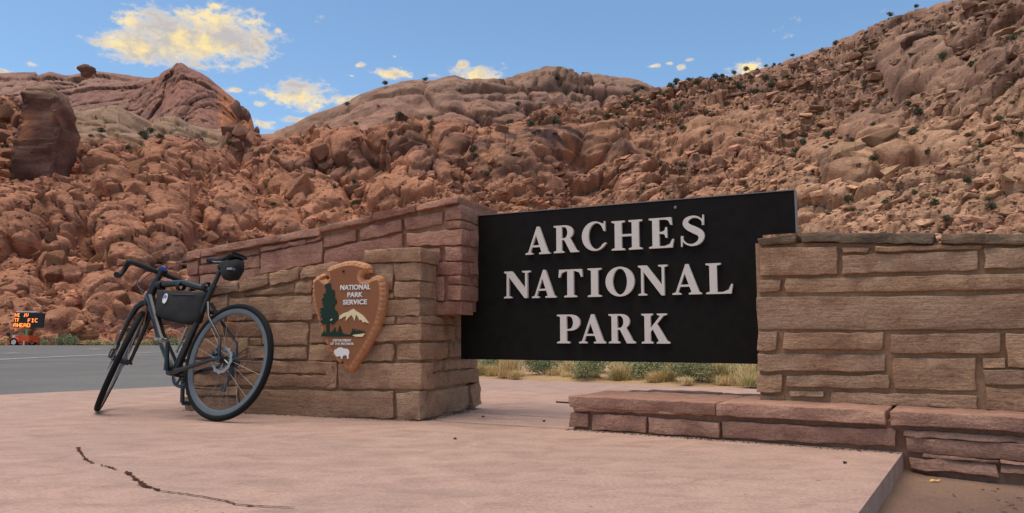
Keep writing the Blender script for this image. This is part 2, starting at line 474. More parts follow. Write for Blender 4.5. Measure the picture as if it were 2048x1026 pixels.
stripe('lane_line', la - (lb - la) * .6, lb + (lb - la) * .7, .11)
for (xa, ya, xb, yb) in ((12, 706.5, 34, 706), (180, 697.5, 197, 697)):
    stripe('lane_dash', on_road(xa, ya), on_road(xb, yb), .3)

# verge with dry soil behind the slab, slightly mounded
def verge():
    vs, fs = [], []
    nx, ny = 60, 40
    o = SF1 - sfd * 1.0; back = Vector((-sfd.y, sfd.x, 0))
    if back.y < 0: back = -back
    for j in range(ny):
        for i in range(nx):
            q = j / (ny - 1)
            p = o + sfd * (i / (nx - 1) * 11) + back * (.012 + q * q * 22)
            h = mnoise.noise(Vector((p.x * .9, p.y * .9, 3))) * .05 + mnoise.noise(Vector((p.x * 3, p.y * 3, 8))) * .02
            edge = min(1, q * 6)
            vs.append((p.x, p.y, -.02 + edge * (.05 + h) + gz(p.y) * min(1, q * 2)))
    for j in range(ny - 1):
        for i in range(nx - 1): fs.append((j * nx + i, j * nx + i + 1, (j + 1) * nx + i + 1, (j + 1) * nx + i))
    return tag(mesh_obj('verge', vs, fs, M_VERGE, None, True), kind='structure')
verge()

# slab joints and the crack
M_JOINT = plain('joint_dirt', srgb(96, 70, 60), .95, 0, .1, .25, 80)
M_CRACK = plain('crack_dirt', srgb(74, 46, 34), .95, 0, .1, .3, 90)
def ribbon(name, pts, widths, mat, parent, z=.004):
    vs = []
    for i, p in enumerate(pts):
        d = (pts[min(i + 1, len(pts) - 1)] - pts[max(i - 1, 0)]); d.z = 0; d.normalize()
        n = Vector((-d.y, d.x, 0)); w = widths[i] if hasattr(widths, '__len__') else widths
        vs += [(p + n * w / 2 + Vector((0, 0, z))), (p - n * w / 2 + Vector((0, 0, z)))]
    fs = [(2 * i, 2 * i + 1, 2 * i + 3, 2 * i + 2) for i in range(len(pts) - 1)]
    return mesh_obj(name, vs, fs, mat, parent)
def wob(px_pts, n, amp):
    out = []
    for k in range(len(px_pts) - 1):
        for i in range(n):
            t = i / n
            x = px_pts[k][0] * (1 - t) + px_pts[k + 1][0] * t; y = px_pts[k][1] * (1 - t) + px_pts[k + 1][1] * t
            out.append(on_z(x + random.uniform(-amp, amp), y + random.uniform(-amp, amp) * .6))
    out.append(on_z(*px_pts[-1])); return out
for seg in (((850, 839), (900, 844.5), (1000, 851), (1140, 859)), ((948, 826), (1000, 829), (1140, 838))):
    p = wob(seg, 8, .5); ribbon('joint', p, [.006 + random.random() * .005 for _ in p], M_JOINT, slab)
ck = [(157, 896), (160, 904), (167, 914), (175, 922), (188, 928)], [(200, 931), (212, 934), (222, 937), (231, 941)], \
     [(254, 944), (258, 950), (270, 958), (282, 966), (290, 974), (305, 978), (318, 983)], [(318, 983), (350, 987), (372, 990), (400, 994), (420, 998), (450, 1003), (470, 1010), (500, 1013), (540, 1015), (590, 1017)]
for k, seg in enumerate(ck):
    p = wob(seg, 8 if k < 3 else 4, 2.0 if k < 3 else .9)
    wmax = (.024, .015, .028, .010)[k]
    w = [max(.0015 if k < 3 else .0065, wmax * (1.1 if k == 3 else .85) * (abs(mnoise.noise(Vector((i * .55, k * 7, 0)))) * 2.0 + random.random() * .25)) for i in range(len(p))]
    w[0] = .002; w[-1] = .003
    ribbon('crack', p, w, M_CRACK, slab)

# ------------------------------------------------------------------ stones
def stone(name, quad, w0, depth, parent, mat, amp=.006, rnd=.012, res=.035, proud=0.0, along='u', u0=0.0):
    """quad: four (u, z) corners TL TR BR BL on the face; the stone runs from w0-proud back by depth.
    along='w': the corners are (w, z) on a side face at u0, and the stone runs inward (-u)."""
    tl, tr, br, bl = [Vector(q) for q in quad]
    rnd *= .42; amp *= 1.5; tlt = (random.uniform(-.006, .006), random.uniform(-.004, .006))
    L = max((tr - tl).length, (br - bl).length); Hh = max((tl - bl).length, (tr - br).length)
    def cuts(length, r):
        n = max(2, min(16, int(length / res)))
        r = min(r, length * .3)
        e = [0, r * .35 / length, r / length]
        m = [e[2] + (1 - 2 * e[2]) * i / n for i in range(1, n)]
        return e + m + [1 - e[2], 1 - e[1], 1]
    cu, cz = cuts(L, rnd), cuts(Hh, rnd)
    cd = [0, min(.3, rnd * .35 / depth), min(.4, rnd / depth)] + ([.5, .75] if depth > .15 else []) + [1]
    nu, nz, nd = len(cu), len(cz), len(cd)
    idx = {}; vs = []; sd_ = random.random() * 100
    def vert(i, j, k):
        key = (i, j, k)
        if key in idx: return idx[key]
        a, c, d = cu[i], cz[j], cd[k]
        p = (bl.lerp(br, a)).lerp(tl.lerp(tr, a), c)
        y = d * depth
        # rounding of the front edges
        da = min(a, 1 - a) * L; dc = min(c, 1 - c) * Hh
        r = min(rnd, L * .3, Hh * .3)
        ex = max(0, r - da) / r; ez = max(0, r - dc) / r; ey = max(0, r - y) / r
        l = math.sqrt(ex * ex + ez * ez + ey * ey)
        if l > 1:
            s = 1 - 1 / l
            ctr = (bl + br + tl + tr) / 4; to = ctr - p
            sx_ = (1 if to.x > 0 else -1) * ex * r * s; sz_ = (1 if to.y > 0 else -1) * ez * r * s
            p = p + Vector((sx_, sz_)); y += ey * r * s
        q = Vector((p.x * 9, p.y * 15, y * 9 + sd_))
        f = mnoise.fractal(q, .8, 2.1, 5)
        g = mnoise.noise(Vector((p.x * 26, p.y * 26, sd_ + 9)))
        h2 = mnoise.noise(Vector((p.x * 22 + 5, sd_, y * 22))); h3 = mnoise.noise(Vector((sd_, p.y * 22, y * 22 + 3)))
        back = 0 if k == nd - 1 else 1
        y += (f * amp * 1.6 + g * amp * .6 + tlt[0] * (2 * a - 1) + tlt[1] * (2 * c - 1)) * back
        p = p + Vector((h3 * amp * .95, h2 * amp * .95))
        vs.append((p.x, y, p.y)); idx[key] = len(vs) - 1
        return idx[key]
    fs = []
    for i in range(nu - 1):
        for j in range(nz - 1):
            fs.append((vert(i, j, 0), vert(i + 1, j, 0), vert(i + 1, j + 1, 0), vert(i, j + 1, 0)))
    for k in range(nd - 1):
        for i in range(nu - 1):
            fs.append((vert(i, 0, k), vert(i, 0, k + 1), vert(i + 1, 0, k + 1), vert(i + 1, 0, k)))
            fs.append((vert(i, nz - 1, k), vert(i + 1, nz - 1, k), vert(i + 1, nz - 1, k + 1), vert(i, nz - 1, k + 1)))
        for j in range(nz - 1):
            fs.append((vert(0, j, k), vert(0, j + 1, k), vert(0, j + 1, k + 1), vert(0, j, k + 1)))
            fs.append((vert(nu - 1, j, k), vert(nu - 1, j, k + 1), vert(nu - 1, j + 1, k + 1), vert(nu - 1, j + 1, k)))
    c = Vector((sum(q[0] for q in quad) / 4, 0, sum(q[1] for q in quad) / 4))
    if along == 'u':
        vs = [(x - c.x, y, z - c.z) for x, y, z in vs]; loc = (c.x, w0 - proud, c.z)
    else:
        vs = [(-y, x - c.x, z - c.z) for x, y, z in vs]; loc = (u0 + proud, c.x, c.z)
    o = mesh_obj(name, vs, fs, mat, parent, True)
    o.location = loc
    return o

def quad_px(fr, pts, w, side_u=None):
    return [fr.uz(x, y, w) if side_u is None else fr.wz(x, y, side_u) for (x, y) in pts]

# ---- left wall: tan block in front, purple wall behind, tower at its right end
A0, B0 = on_z(372, 820), on_z(838, 842)
LW = Frame(B0, B0 - A0)
lw = empty('stone_wall', LW.o, LW.rz)
tag(lw, 'tapering brown and purple sandstone wall left of the black sign, bicycle leaning on it', 'wall')
WP, UT = .22, .16
z3 = lambda pts: [(660 + x * .4776, 370 + y * .4776) for (x, y) in pts]
z2 = lambda pts: [(360 + x * .4776, 370 + y * .4776) for (x, y) in pts]
PUR = [  # (points, zoom frame, depth, proud)
    (z2([(28, 280), (85, 268), (85, 305), (28, 320)]), .2, 0), (z2([(90, 268), (148, 260), (150, 288), (90, 303)]), .2, 0),
    (z2([(152, 258), (590, 178), (590, 210), (152, 286)]), .3, .02), (z2([(28, 325), (78, 316), (78, 372), (28, 380)]), .2, 0),
    (z2([(88, 308), (330, 266), (330, 288), (88, 332)]), .2, 0), (z2([(336, 264), (525, 228), (525, 246), (336, 280)]), .2, .004),
    (z2([(530, 225), (592, 214), (592, 230), (530, 241)]), .2, 0), (z2([(84, 338), (328, 293), (330, 342), (84, 373)]), .2, 0),
    (z2([(28, 385), (76, 378), (76, 432), (28, 440)]), .2, 0), (z2([(84, 380), (332, 346), (332, 392), (84, 438)]), .2, 0),
    (z2([(338, 286), (597, 236), (597, 324), (338, 376)]), .2, .006), (z2([(603, 216), (735, 182), (735, 232), (603, 264)]), .2, 0),
    (z2([(605, 270), (928, 204), (930, 290), (605, 345)]), .2, 0),
    (z3([(-35, 176), (185, 128), (185, 152), (-35, 196)]), .3, .02), (z3([(190, 121), (356, 87), (358, 112), (190, 152)]), .3, .025),
    (z3([(122, 182), (298, 142), (302, 192), (125, 232)]), .2, 0), (z3([(315, 142), (468, 108), (470, 160), (318, 190)]), .2, 0),
    (z3([(392, 263), (462, 261), (462, 317), (392, 319)]), .18, 0), (z3([(385, 387), (476, 384), (478, 485), (385, 486)]), .18, .004),
    (z3([(310, 262), (386, 262), (386, 320), (310, 320)]), .12, -.01),
]
TOWER = [  # corner stones: their depth shows on the side face
    (z3([(365, 82), (541, 46), (541, 76), (370, 110)]), .62, .02), (z3([(478, 99), (551, 83), (551, 142), (482, 148)]), .30, 0),
    (z3([(488, 153), (549, 148), (549, 178), (490, 183)]), .30, 0), (z3([(322, 203), (553, 184), (553, 250), (322, 256)]), .11, .004),
    (z3([(480, 258), (551, 256), (551, 317), (482, 316)]), .30, 0), (z3([(385, 325), (551, 322), (551, 376), (385, 376)]), .10, 0),
    (z3([(490, 382), (550, 380), (550, 417), (492, 416)]), .30, 0), (z3([(490, 422), (551, 420), (551, 482), (492, 483)]), .34, .005),
    (z3([(385, 490), (551, 488), (551, 541), (385, 545)]), .16, .005)]
for p, d, pr in PUR: stone('stone', quad_px(LW, p, WP), WP, d, lw, M_PUR, .006, .012, .04, pr)
for i, (p, d, pr) in enumerate(TOWER): stone('cap_stone' if i == 0 else 'stone', quad_px(LW, p, WP), WP, d, lw, M_PUR, .006, .013, .035, pr)
for pts in ([(588, 192), (630, 188), (630, 258), (590, 256)], [(586, 325), (630, 328), (630, 376), (588, 375)]):
    stone('stone', quad_px(LW, z3(pts), 0, UT), 0, .12, lw, M_PUR, .005, .012, .035, 0, 'w', UT)
TAN = [
    (z2([(40, 446), (248, 402), (246, 442), (40, 482)]), .25, .012), (z2([(255, 399), (368, 374), (368, 420), (258, 447)]), .25, .012), (z2([(375, 372), (503, 345), (498, 393), (375, 424)]), .25, .01),
    (z2([(508, 346), (660, 318), (660, 372), (508, 392)]), .25, 0), (z2([(270, 454), (475, 412), (475, 450), (270, 466)]), .15, 0), (z2([(479, 408), (552, 396), (552, 452), (479, 453)]), .15, 0),
    (z2([(205, 474), (552, 462), (552, 566), (205, 566)]), .15, .006), (z2([(30, 488), (198, 456), (198, 525), (30, 528)]), .15, 0),
    (z2([(190, 575), (340, 575), (340, 634), (192, 634)]), .15, 0), (z2([(346, 577), (535, 575), (531, 669), (346, 668)]), .15, .004), (z2([(542, 592), (700, 586), (700, 660), (542, 661)]), .15, 0),
    (z2([(285, 641), (340, 642), (340, 669), (285, 669)]), .12, 0), (z2([(20, 640), (278, 640), (275, 720), (20, 720)]), .15, 0), (z2([(20, 535), (182, 533), (182, 632), (20, 632)]), .15, 0),
    (z2([(282, 676), (530, 679), (528, 728), (282, 725)]), .15, .003), (z2([(540, 669), (740, 666), (740, 735), (540, 735)]), .15, 0),
    (z2([(20, 728), (356, 734), (356, 784), (20, 784)]), .15, 0), (z2([(364, 736), (640, 741), (640, 789), (364, 786)]), .15, .004),
    (z2([(360, 795), (650, 797), (650, 848), (360, 844)]), .15, 0), (z2([(60, 791), (352, 792), (350, 838), (60, 838)]), .15, 0),
    (z2([(18, 845), (246, 845), (246, 880), (22, 882)]), .15, .005), (z2([(15, 889), (244, 888), (242, 948), (15, 944)]), .15, 0),
    (z2([(254, 856), (895, 864), (892, 977), (254, 962)]), .18, .008),
    (z3([(38, 748), (384, 745), (384, 856), (38, 852)]), .15, .006), (z3([(34, 792), (28, 792), (24, 848), (34, 848)]) if False else z3([(-18, 742), (30, 742), (26, 852), (-18, 850)]), .15, 0),
    (z3([(118, 672), (268, 665), (268, 736), (118, 738)]), .15, 0), (z3([(278, 665), (384, 662), (384, 732), (278, 731)]), .34, .005),
    (z3([(185, 588), (383, 584), (383, 652), (185, 655)]), .12, .004), (z3([(205, 552), (270, 550), (270, 581), (205, 581)]), .15, 0), (z3([(277, 550), (383, 548), (383, 580), (277, 582)]), .30, 0),
    (z3([(222, 482), (378, 475), (378, 546), (218, 547)]), .2, 0), (z3([(225, 445), (263, 445), (263, 473), (225, 475)]), .15, 0),
    (z3([(130, 331), (266, 328), (266, 438), (130, 440)]), .15, 0), (z3([(272, 330), (380, 325), (379, 399), (272, 401)]), .2, .004), (z3([(272, 408), (380, 405), (379, 470), (272, 471)]), .2, .008),
    (z3([(150, 274), (388, 262), (388, 321), (150, 325)]), .24, .022),
    (z3([(278, 868), (378, 867), (378, 984), (283, 982)]), .08, .004), (z3([(-85, 580), (175, 580), (175, 655), (-85, 655)]), .12, -.004), (z3([(-75, 455), (210, 455), (210, 540), (-75, 545)]), .12, -.004),
]
for p, d, pr in TAN: stone('stone', quad_px(LW, p, 0), 0, d, lw, M_TAN, .007, .012, .04, pr)
SIDE = [[(390, 590), (525, 588), (525, 650), (390, 652)], [(531, 590), (617, 592), (617, 650), (531, 650)], [(500, 660), (617, 665), (617, 718), (502, 719)],
        [(391, 742), (470, 735), (470, 776), (393, 786)], [(476, 729), (617, 730), (617, 767), (476, 772)], [(395, 791), (620, 769), (622, 826), (395, 851)],
        [(386, 866), (580, 840), (582, 935), (386, 982)], [(590, 838), (625, 828), (625, 918), (590, 934)], [(505, 552), (617, 560), (617, 585), (505, 583)]]
for p in SIDE:
    q = quad_px(LW, z3(p), 0, .0)
    stone('stone', q, 0, .12, lw, M_TAN, .007, .013, .035, random.uniform(.0, .012), 'w', .0)
# mortar core, recessed behind the faces
def core(name, outline, w0, w1, parent, mat):
    b = MB(); b.prism([outline], lambda u, z, d: Vector((u, d, z)), w1, w0)
    return b.build(name, mat, parent)
uA = LW.uz(372, 820)[0]
tan_top = [LW.uz(x, y, .012) for (x, y) in ((379, 588), (500, 562), (600, 538), (690, 527), (738, 512), (842, 508))]
core('mortar_core', [(uA + .02, -.02)] + [(-.012, -.02)] + [(-.012, tan_top[-1][1])] + [(u, z - .01) for u, z in tan_top[-2::-1]], .022, .655, lw, M_MORTAR)
pt = [LW.uz(x, y, WP + .012) for (x, y) in ((380, 512), (432, 496), (640, 460), (745, 438), (830, 418), (905, 402))]
zb = LW.uz(900, 626, WP)[1]
core('mortar_core', [(pt[0][0], .55), (-.02, .55), (-.02, zb + .012), (UT - .014, zb + .012), (UT - .014, pt[-1][1] - .01)] + [(u, z - .012) for u, z in pt[::-1]], WP + .022, WP + .42, lw, M_MORTARR)
# cap course on the tower's right side
zc0, zc1 = LW.uz(915, 408, WP)[1], LW.uz(915, 394, WP)[1]

# ---- low ledge and right wall
BW = Frame(P1, u_b)
ZB = .172
ledge = tag(empty('stone_ledge', BW.o, BW.rz), 'low red sandstone ledge running under the black sign and right wall', 'ledge')
BENCH_CAP = [[(1135, 794), (1431, 808), (1431, 826), (1139, 811)], [(1433, 807), (1770, 819), (1772, 847), (1433, 829)], [(1780, 822), (2200, 836), (2200, 872), (1781, 845)]]
for p in BENCH_CAP:
    q = quad_px(BW, p, -.02)
    q = [(q[0][0], ZB), (q[1][0], ZB), (q[2][0], ZB - .058), (q[3][0], ZB - .058)]
    stone('cap_stone', q, -.02, .50, ledge, M_RED, .005, .012, .05)
BENCH = [[(1142, 826), (1177, 828), (1177, 855), (1140, 855)], [(1184, 828), (1292, 833), (1293, 866), (1182, 859)], [(1297, 834), (1440, 845), (1440, 876), (1297, 866)],
         [(1445, 843), (1792, 858), (1793, 892), (1445, 877)], [(1150, 813), (1420, 826), (1420, 831), (1150, 822)]]
for p in BENCH: stone('stone', quad_px(BW, p, 0), 0, .14, ledge, M_RED, .007, .013, .04, .004)
z8 = lambda pts: [(1700 + x * .2398, 780 + y * .2398) for (x, y) in pts]
BASE = [[(455, 333), (2000, 425), (2000, 480), (457, 388)], [(465, 396), (2000, 486), (2000, 640), (467, 522)], [(600, 534), (1240, 588), (1240, 612), (600, 566)], [(1250, 588), (2000, 640), (2000, 668), (1250, 616)],
        [(490, 570), (1220, 620), (1228, 724), (492, 660)], [(1255, 628), (2000, 680), (2000, 750), (1258, 694)]]
for p in BASE: stone('stone', quad_px(BW, z8(p), -.004), -.004, .14, ledge, M_RED, .006, .010, .045)
uE = BW.uz(2200, 850)[0]
core('mortar_core', [(.012, -.2), (uE - .01, -.2), (uE - .01, ZB - .045), (.012, ZB - .045)], .026, .45, ledge, M_MORTARR)
# flat paving stones forming the top of the ledge behind its front row
for (ua, ub_, wa, wbk) in ((.10, .62, .485, .62), (.63, 1.18, .485, .70), (.18, .60, .63, .74), (1.19, 1.75, .485, .66)):
    q = [(ua, ZB - .004), (ub_, ZB - .004), (ub_, ZB - .06), (ua, ZB - .06)]
    stone('paving_stone', q, wa, wbk - wa, ledge, M_TOP, .004, .01, .06)
core('mortar_core', [(.14, -.02), (1.8, -.02), (1.8, ZB - .055), (.14, ZB - .055)], .452, .72, ledge, M_MORTARR)

RW0 = on_z(1513, 799, ZB)
rdir = on_z(2038, 822, ZB) - RW0
RW = Frame(RW0, rdir)
rw = tag(empty('stone_wall', (RW.o.x, RW.o.y, ZB - .01), RW.rz), 'long tan sandstone block wall to the right of the black sign', 'wall')
z6 = lambda pts: [(1480 + x * .5714, 440 + y * .5712) for (x, y) in pts]
RST = [([(60, 66), (195, 47), (195, 80), (66, 89)], 1), ([(212, 42), (680, 47), (680, 86), (215, 76)], 1), ([(705, 49), (1250, 46), (1250, 90), (705, 83)], 1),
       ([(68, 97), (342, 95), (340, 191), (70, 195)], 0), ([(358, 96), (460, 96), (440, 112), (358, 116)], 0), ([(358, 124), (832, 109), (832, 176), (358, 187)], 0), ([(470, 92), (845, 90), (845, 104), (470, 110)], 0), ([(856, 99), (1250, 94), (1250, 164), (858, 169)], 0),
       ([(65, 209), (142, 208), (142, 250), (65, 253)], 0), ([(157, 205), (1250, 184), (1250, 240), (158, 256)], 0), ([(56, 270), (1250, 260), (1250, 384), (60, 383)], 0),
       ([(60, 392), (128, 392), (128, 457), (60, 458)], 0), ([(152, 395), (500, 395), (502, 456), (152, 453)], 0), ([(525, 402), (909, 396), (910, 468), (525, 467)], 0), ([(930, 398), (1250, 395), (1250, 515), (934, 516)], 0),
       ([(62, 470), (508, 470), (508, 531), (62, 530)], 0), ([(535, 485), (825, 482), (826, 598), (539, 593)], 0), ([(845, 485), (925, 483), (925, 518), (847, 519)], 0), ([(852, 527), (1250, 523), (1250, 580), (855, 579)], 0),
       ([(58, 543), (148, 541), (148, 604), (60, 604)], 0), ([(162, 545), (522, 543), (525, 592), (162, 584)], 0), ([(172, 597), (292, 598), (292, 619), (172, 617)], 0), ([(318, 602), (830, 614), (830, 662), (318, 640)], 0), ([(862, 588), (1250, 592), (1250, 680), (865, 667)], 0), ([(66, 613), (150, 614), (150, 632), (72, 632)], 0)]
def shiftz(q): return [(u, z - (ZB - .01)) for u, z in q]
for p, cap in RST:
    q = shiftz(quad_px(RW, z6(p), 0))
    stone('cap_stone' if cap else 'stone', q, 0, .36 if cap else .16, rw, M_TOP if cap else M_TAN, .006, .013 if not cap else .016, .045, .012 if cap else random.uniform(-.003, .008))
tp = shiftz([RW.uz(1516, 490, .014), RW.uz(2180, 488, .014)])
core('mortar_core', [(.014, .002), (tp[1][0], .002), (tp[1][0], tp[1][1] + .01), (.014, tp[0][1] + .01)], .022, .34, rw, M_MORTAR)

# ------------------------------------------------------------------ sign panel with letters
ws = .47
S0 = LW.P(.045, ws, 0)
SW = Frame(S0, (math.cos(math.radians(27.2)), -math.sin(math.radians(27.2))))
M_BLK = plain('black_sign_paint', (.012, .0092, .0078, 1), .62, 0, .08, .25, 14, .1)
M_EDGE = plain('sign_edge_metal', srgb(128, 116, 110), .55, .3, .5, .1, 20)
M_LET = plain('letter_metal', srgb(212, 199, 186), .5, 0, .35, .04, 50)
M_LETS = M_LET
sign = empty('park_sign', SW.o, SW.rz)
tag(sign, 'black metal sign panel with raised silver serif letters between two stone walls', 'sign')
SMf = lambda u, z, d: Vector((u, -d, z))
pan = [SW.uz(x, y) for (x, y) in ((922, 718), (1524, 728), (1524, 469), (1590, 465), (1588, 381), (957, 432), (957, 600), (922, 600))]
b = MB(); b.prism([pan], SMf, -.03, 0); panel = b.build('panel', M_BLK, sign)
tl_, tr_ = SW.uz(957, 432), SW.uz(1588, 381); brx = SW.uz(1590, 465)
b = MB(); b.add([(tl_[0], -.004, tl_[1] + .001), (tr_[0] + .006, -.004, tr_[1] + .001), (tr_[0] + .006, .032, tr_[1] + .001), (tl_[0], .032, tl_[1] + .001),
                 (tl_[0], -.004, tl_[1] + .006), (tr_[0] + .006, -.004, tr_[1] + .006), (tr_[0] + .006, .032, tr_[1] + .006), (tl_[0], .032, tl_[1] + .006)],
                [(0, 3, 2, 1), (4, 5, 6, 7), (0, 1, 5, 4), (1, 2, 6, 5), (2, 3, 7, 6), (3, 0, 4, 7)])
b.build('edge_trim', M_EDGE, sign)
b = MB(); b.box((tr_[0] + .001, -.004, brx[1]), (tr_[0] + .010, .032, tr_[1])); b.build('edge_trim', M_EDGE, sign)

def arc(cx, cy, rx, ry, a0, a1, n=22):
    return [(cx + rx * math.cos(math.radians(a0 + (a1 - a0) * i / n)), cy + ry * math.sin(math.radians(a0 + (a1 - a0) * i / n))) for i in range(n + 1)]
def s_outline():
    sp = [(.80, .74), (.74, .86), (.60, .955), (.42, .965), (.26, .88), (.22, .75), (.32, .63), (.50, .53), (.68, .42), (.74, .28), (.66, .12), (.48, .03), (.30, .045), (.16, .14), (.08, .30)]
    wd = [.04, .05, .06, .08, .15, .19, .22, .24, .23, .19, .13, .075, .06, .05, .04]
    pts = []
    m = 5
    P = [Vector(p) for p in sp]
    fine, fw = [], []
    for i in range(len(P) - 1):
        p0, p1, p2, p3 = P[max(i - 1, 0)], P[i], P[i + 1], P[min(i + 2, len(P) - 1)]
        for k in range(m):
            t = k / m
            fine.append(.5 * ((2 * p1) + (p2 - p0) * t + (2 * p0 - 5 * p1 + 4 * p2 - p3) * t * t + (3 * p1 - p0 - 3 * p2 + p3) * t ** 3)); fw.append(wd[i] * (1 - t) + wd[i + 1] * t)
    fine.append(P[-1]); fw.append(wd[-1])
    L, R = [], []
    for i, p in enumerate(fine):
        d = (fine[min(i + 1, len(fine) - 1)] - fine[max(i - 1, 0)]).normalized(); n = Vector((-d.y, d.x))
        L.append(tuple(p + n * fw[i] / 2)); R.append(tuple(p - n * fw[i] / 2))
    return L + R[::-1]
G = {
 'A': [[(0, 0), (.30, 0), (.30, .045), (.20, .08), (.26, .26), (.58, .26), (.645, .08), (.55, .045), (.55, 0), (.98, 0), (.98, .045), (.90, .08), (.555, 1.01), (.455, 1.01), (.115, .08), (0, .045)], [(.285, .33), (.425, .70), (.555, .33)]],
 'N': [[(0, 1), (.28, 1), (.77, .33), (.77, .92), (.66, .955), (.66, 1), (.96, 1), (.96, .955), (.85, .92), (.85, -.01), (.75, -.01), (.175, .79), (.175, .08), (.28, .045), (.28, 0), (0, 0), (0, .045), (.095, .08), (.095, .90), (0, .955)]],
 'T': [[(0, .72), (.05, .72), (.11, .88), (.27, .94), (.31, .94), (.31, .08), (.2, .045), (.2, 0), (.64, 0), (.64, .045), (.53, .08), (.53, .94), (.57, .94), (.73, .88), (.79, .72), (.84, .72), (.82, 1), (.02, 1)]],
 'I': [[(0, 0), (.44, 0), (.44, .045), (.33, .08), (.33, .92), (.44, .955), (.44, 1), (0, 1), (0, .955), (.11, .92), (.11, .08), (0, .045)]],
 'L': [[(0, 0), (.74, 0), (.79, .31), (.74, .31), (.66, .13), (.5, .06), (.33, .06), (.33, .92), (.45, .955), (.45, 1), (0, 1), (0, .955), (.11, .92), (.11, .08), (0, .045)]],
 'H': [[(0, 0), (.42, 0), (.42, .045), (.32, .08), (.32, .46), (.64, .46), (.64, .08), (.54, .045), (.54, 0), (.96, 0), (.96, .045), (.86, .08), (.86, .92), (.96, .955), (.96, 1), (.54, 1), (.54, .955), (.64, .92), (.64, .535), (.32, .535), (.32, .92), (.42, .955), (.42, 1), (0, 1), (0, .955), (.1, .92), (.1, .08), (0, .045)]],
 'E': [[(0, 0), (.74, 0), (.79, .28), (.74, .28), (.66, .12), (.5, .06), (.33, .06), (.33, .47), (.42, .47), (.5, .44), (.53, .33), (.58, .33), (.58, .68), (.53, .68), (.5, .575), (.42, .535), (.33, .535), (.33, .94), (.5, .94), (.62, .9), (.69, .75), (.74, .75), (.72, 1), (0, 1), (0, .955), (.11, .92), (.11, .08), (0, .045)]],
 'P': [[(0, 0), (.44, 0), (.44, .045), (.33, .08), (.33, .44), (.45, .44)] + arc(.45, .72, .33, .28, -88, 90) + [(0, 1), (0, .955), (.11, .92), (.11, .08), (0, .045)], [(.33, .50), (.33, .94), (.42, .94)] + arc(.42, .72, .13, .22, 88, -90)],
 'R': [[(0, 0), (.42, 0), (.42, .045), (.33, .08), (.33, .46), (.43, .46), (.68, 0), (1.0, 0), (1.0, .045), (.91, .08)] + arc(.45, .74, .34, .26, -52, 90) + [(0, 1), (0, .955), (.11, .92), (.11, .08), (0, .045)], [(.33, .53), (.33, .94), (.42, .94)] + arc(.42, .735, .14, .205, 88, -90)],
 'K': [[(0, 0), (.42, 0), (.42, .045), (.33, .08), (.33, .39), (.41, .48), (.63, .08), (.55, .045), (.55, 0), (1.02, 0), (1.02, .045), (.93, .08), (.57, .66), (.80, .92), (.93, .955), (.93, 1), (.57, 1), (.57, .955), (.68, .92), (.33, .51), (.33, .92), (.42, .955), (.42, 1), (0, 1), (0, .955), (.11, .92), (.11, .08), (0, .045)]],
 'O': [arc(.5, .5, .5, .52, 0, 354, 58), arc(.5, .5, .25, .455, 0, -354, 58)],
 'C': [[(.90, .66), (.85, .66)] + arc(.56, .5, .30, .46, 48, 318, 40) + [(.90, .26), (.94, .22)] + arc(.5, .5, .5, .52, 325, 52, 44) + [(.85, .94), (.86, 1.01), (.90, 1.01)]],
 'S': [s_outline()],
}
z5 = lambda x, y: (900 + x * .3898, 360 + y * .3899)
LETTERS = [('A', 385, 510, 382, 378, 240), ('R', 530, 657, 373, 370, 231), ('C', 675, 800, 363, 357, 215), ('H', 828, 985, 360, 355, 206), ('E', 1020, 1148, 350, 346, 193), ('S', 1185, 1305, 338, 334, 183),
           ('N', 275, 410, 606, 604, 467), ('A', 418, 542, 605, 603, 462), ('T', 555, 678, 602, 600, 458), ('I', 705, 775, 600, 598, 452), ('O', 797, 945, 596, 592, 447), ('N', 965, 1117, 592, 590, 436), ('A', 1140, 1290, 588, 586, 432), ('L', 1313, 1452, 585, 582, 425),
           ('P', 547, 665, 838, 838, 690), ('A', 660, 797, 838, 838, 690), ('R', 813, 950, 838, 838, 687), ('K', 982, 1127, 839, 839, 685)]
for (ch, x0, x1, y0, y1, yt) in LETTERS:
    u0, zz0 = SW.uz(*z5(x0, y0), -.03); u1, zz1 = SW.uz(*z5(x1, y1), -.03); zt = SW.uz(*z5((x0 + x1) / 2, yt), -.03)[1]
    z0 = (zz0 + zz1) / 2
    mx = max(p[0] for p in G[ch][0]); mn = min(p[0] for p in G[ch][0])
    b = MB()
    tfm = lambda poly: [(u0 + (x - mn) / (mx - mn) * (u1 - u0), z0 + y * (zt - z0)) for x, y in poly]
    b.prism([tfm(p) for p in G[ch]], SMf, .004, .024)
    if ch == 'S':
        b.prism([tfm([(.755, .68), (.83, .68), (.83, 1.02), (.785, 1.02)])], SMf, .004, .022)
        b.prism([tfm([(.05, -.02), (.095, -.02), (.135, .34), (.05, .34)])], SMf, .004, .022)
    b.build('letter', M_LET, sign)
b = MB(); b.disc((SW.uz(1351, 415)[0], -.004, SW.uz(1351, 415)[1]), (0, -1, 0), [(0, .004), (.007, .003), (.009, 0)], 12); b.build('bolt', M_EDGE, sign)

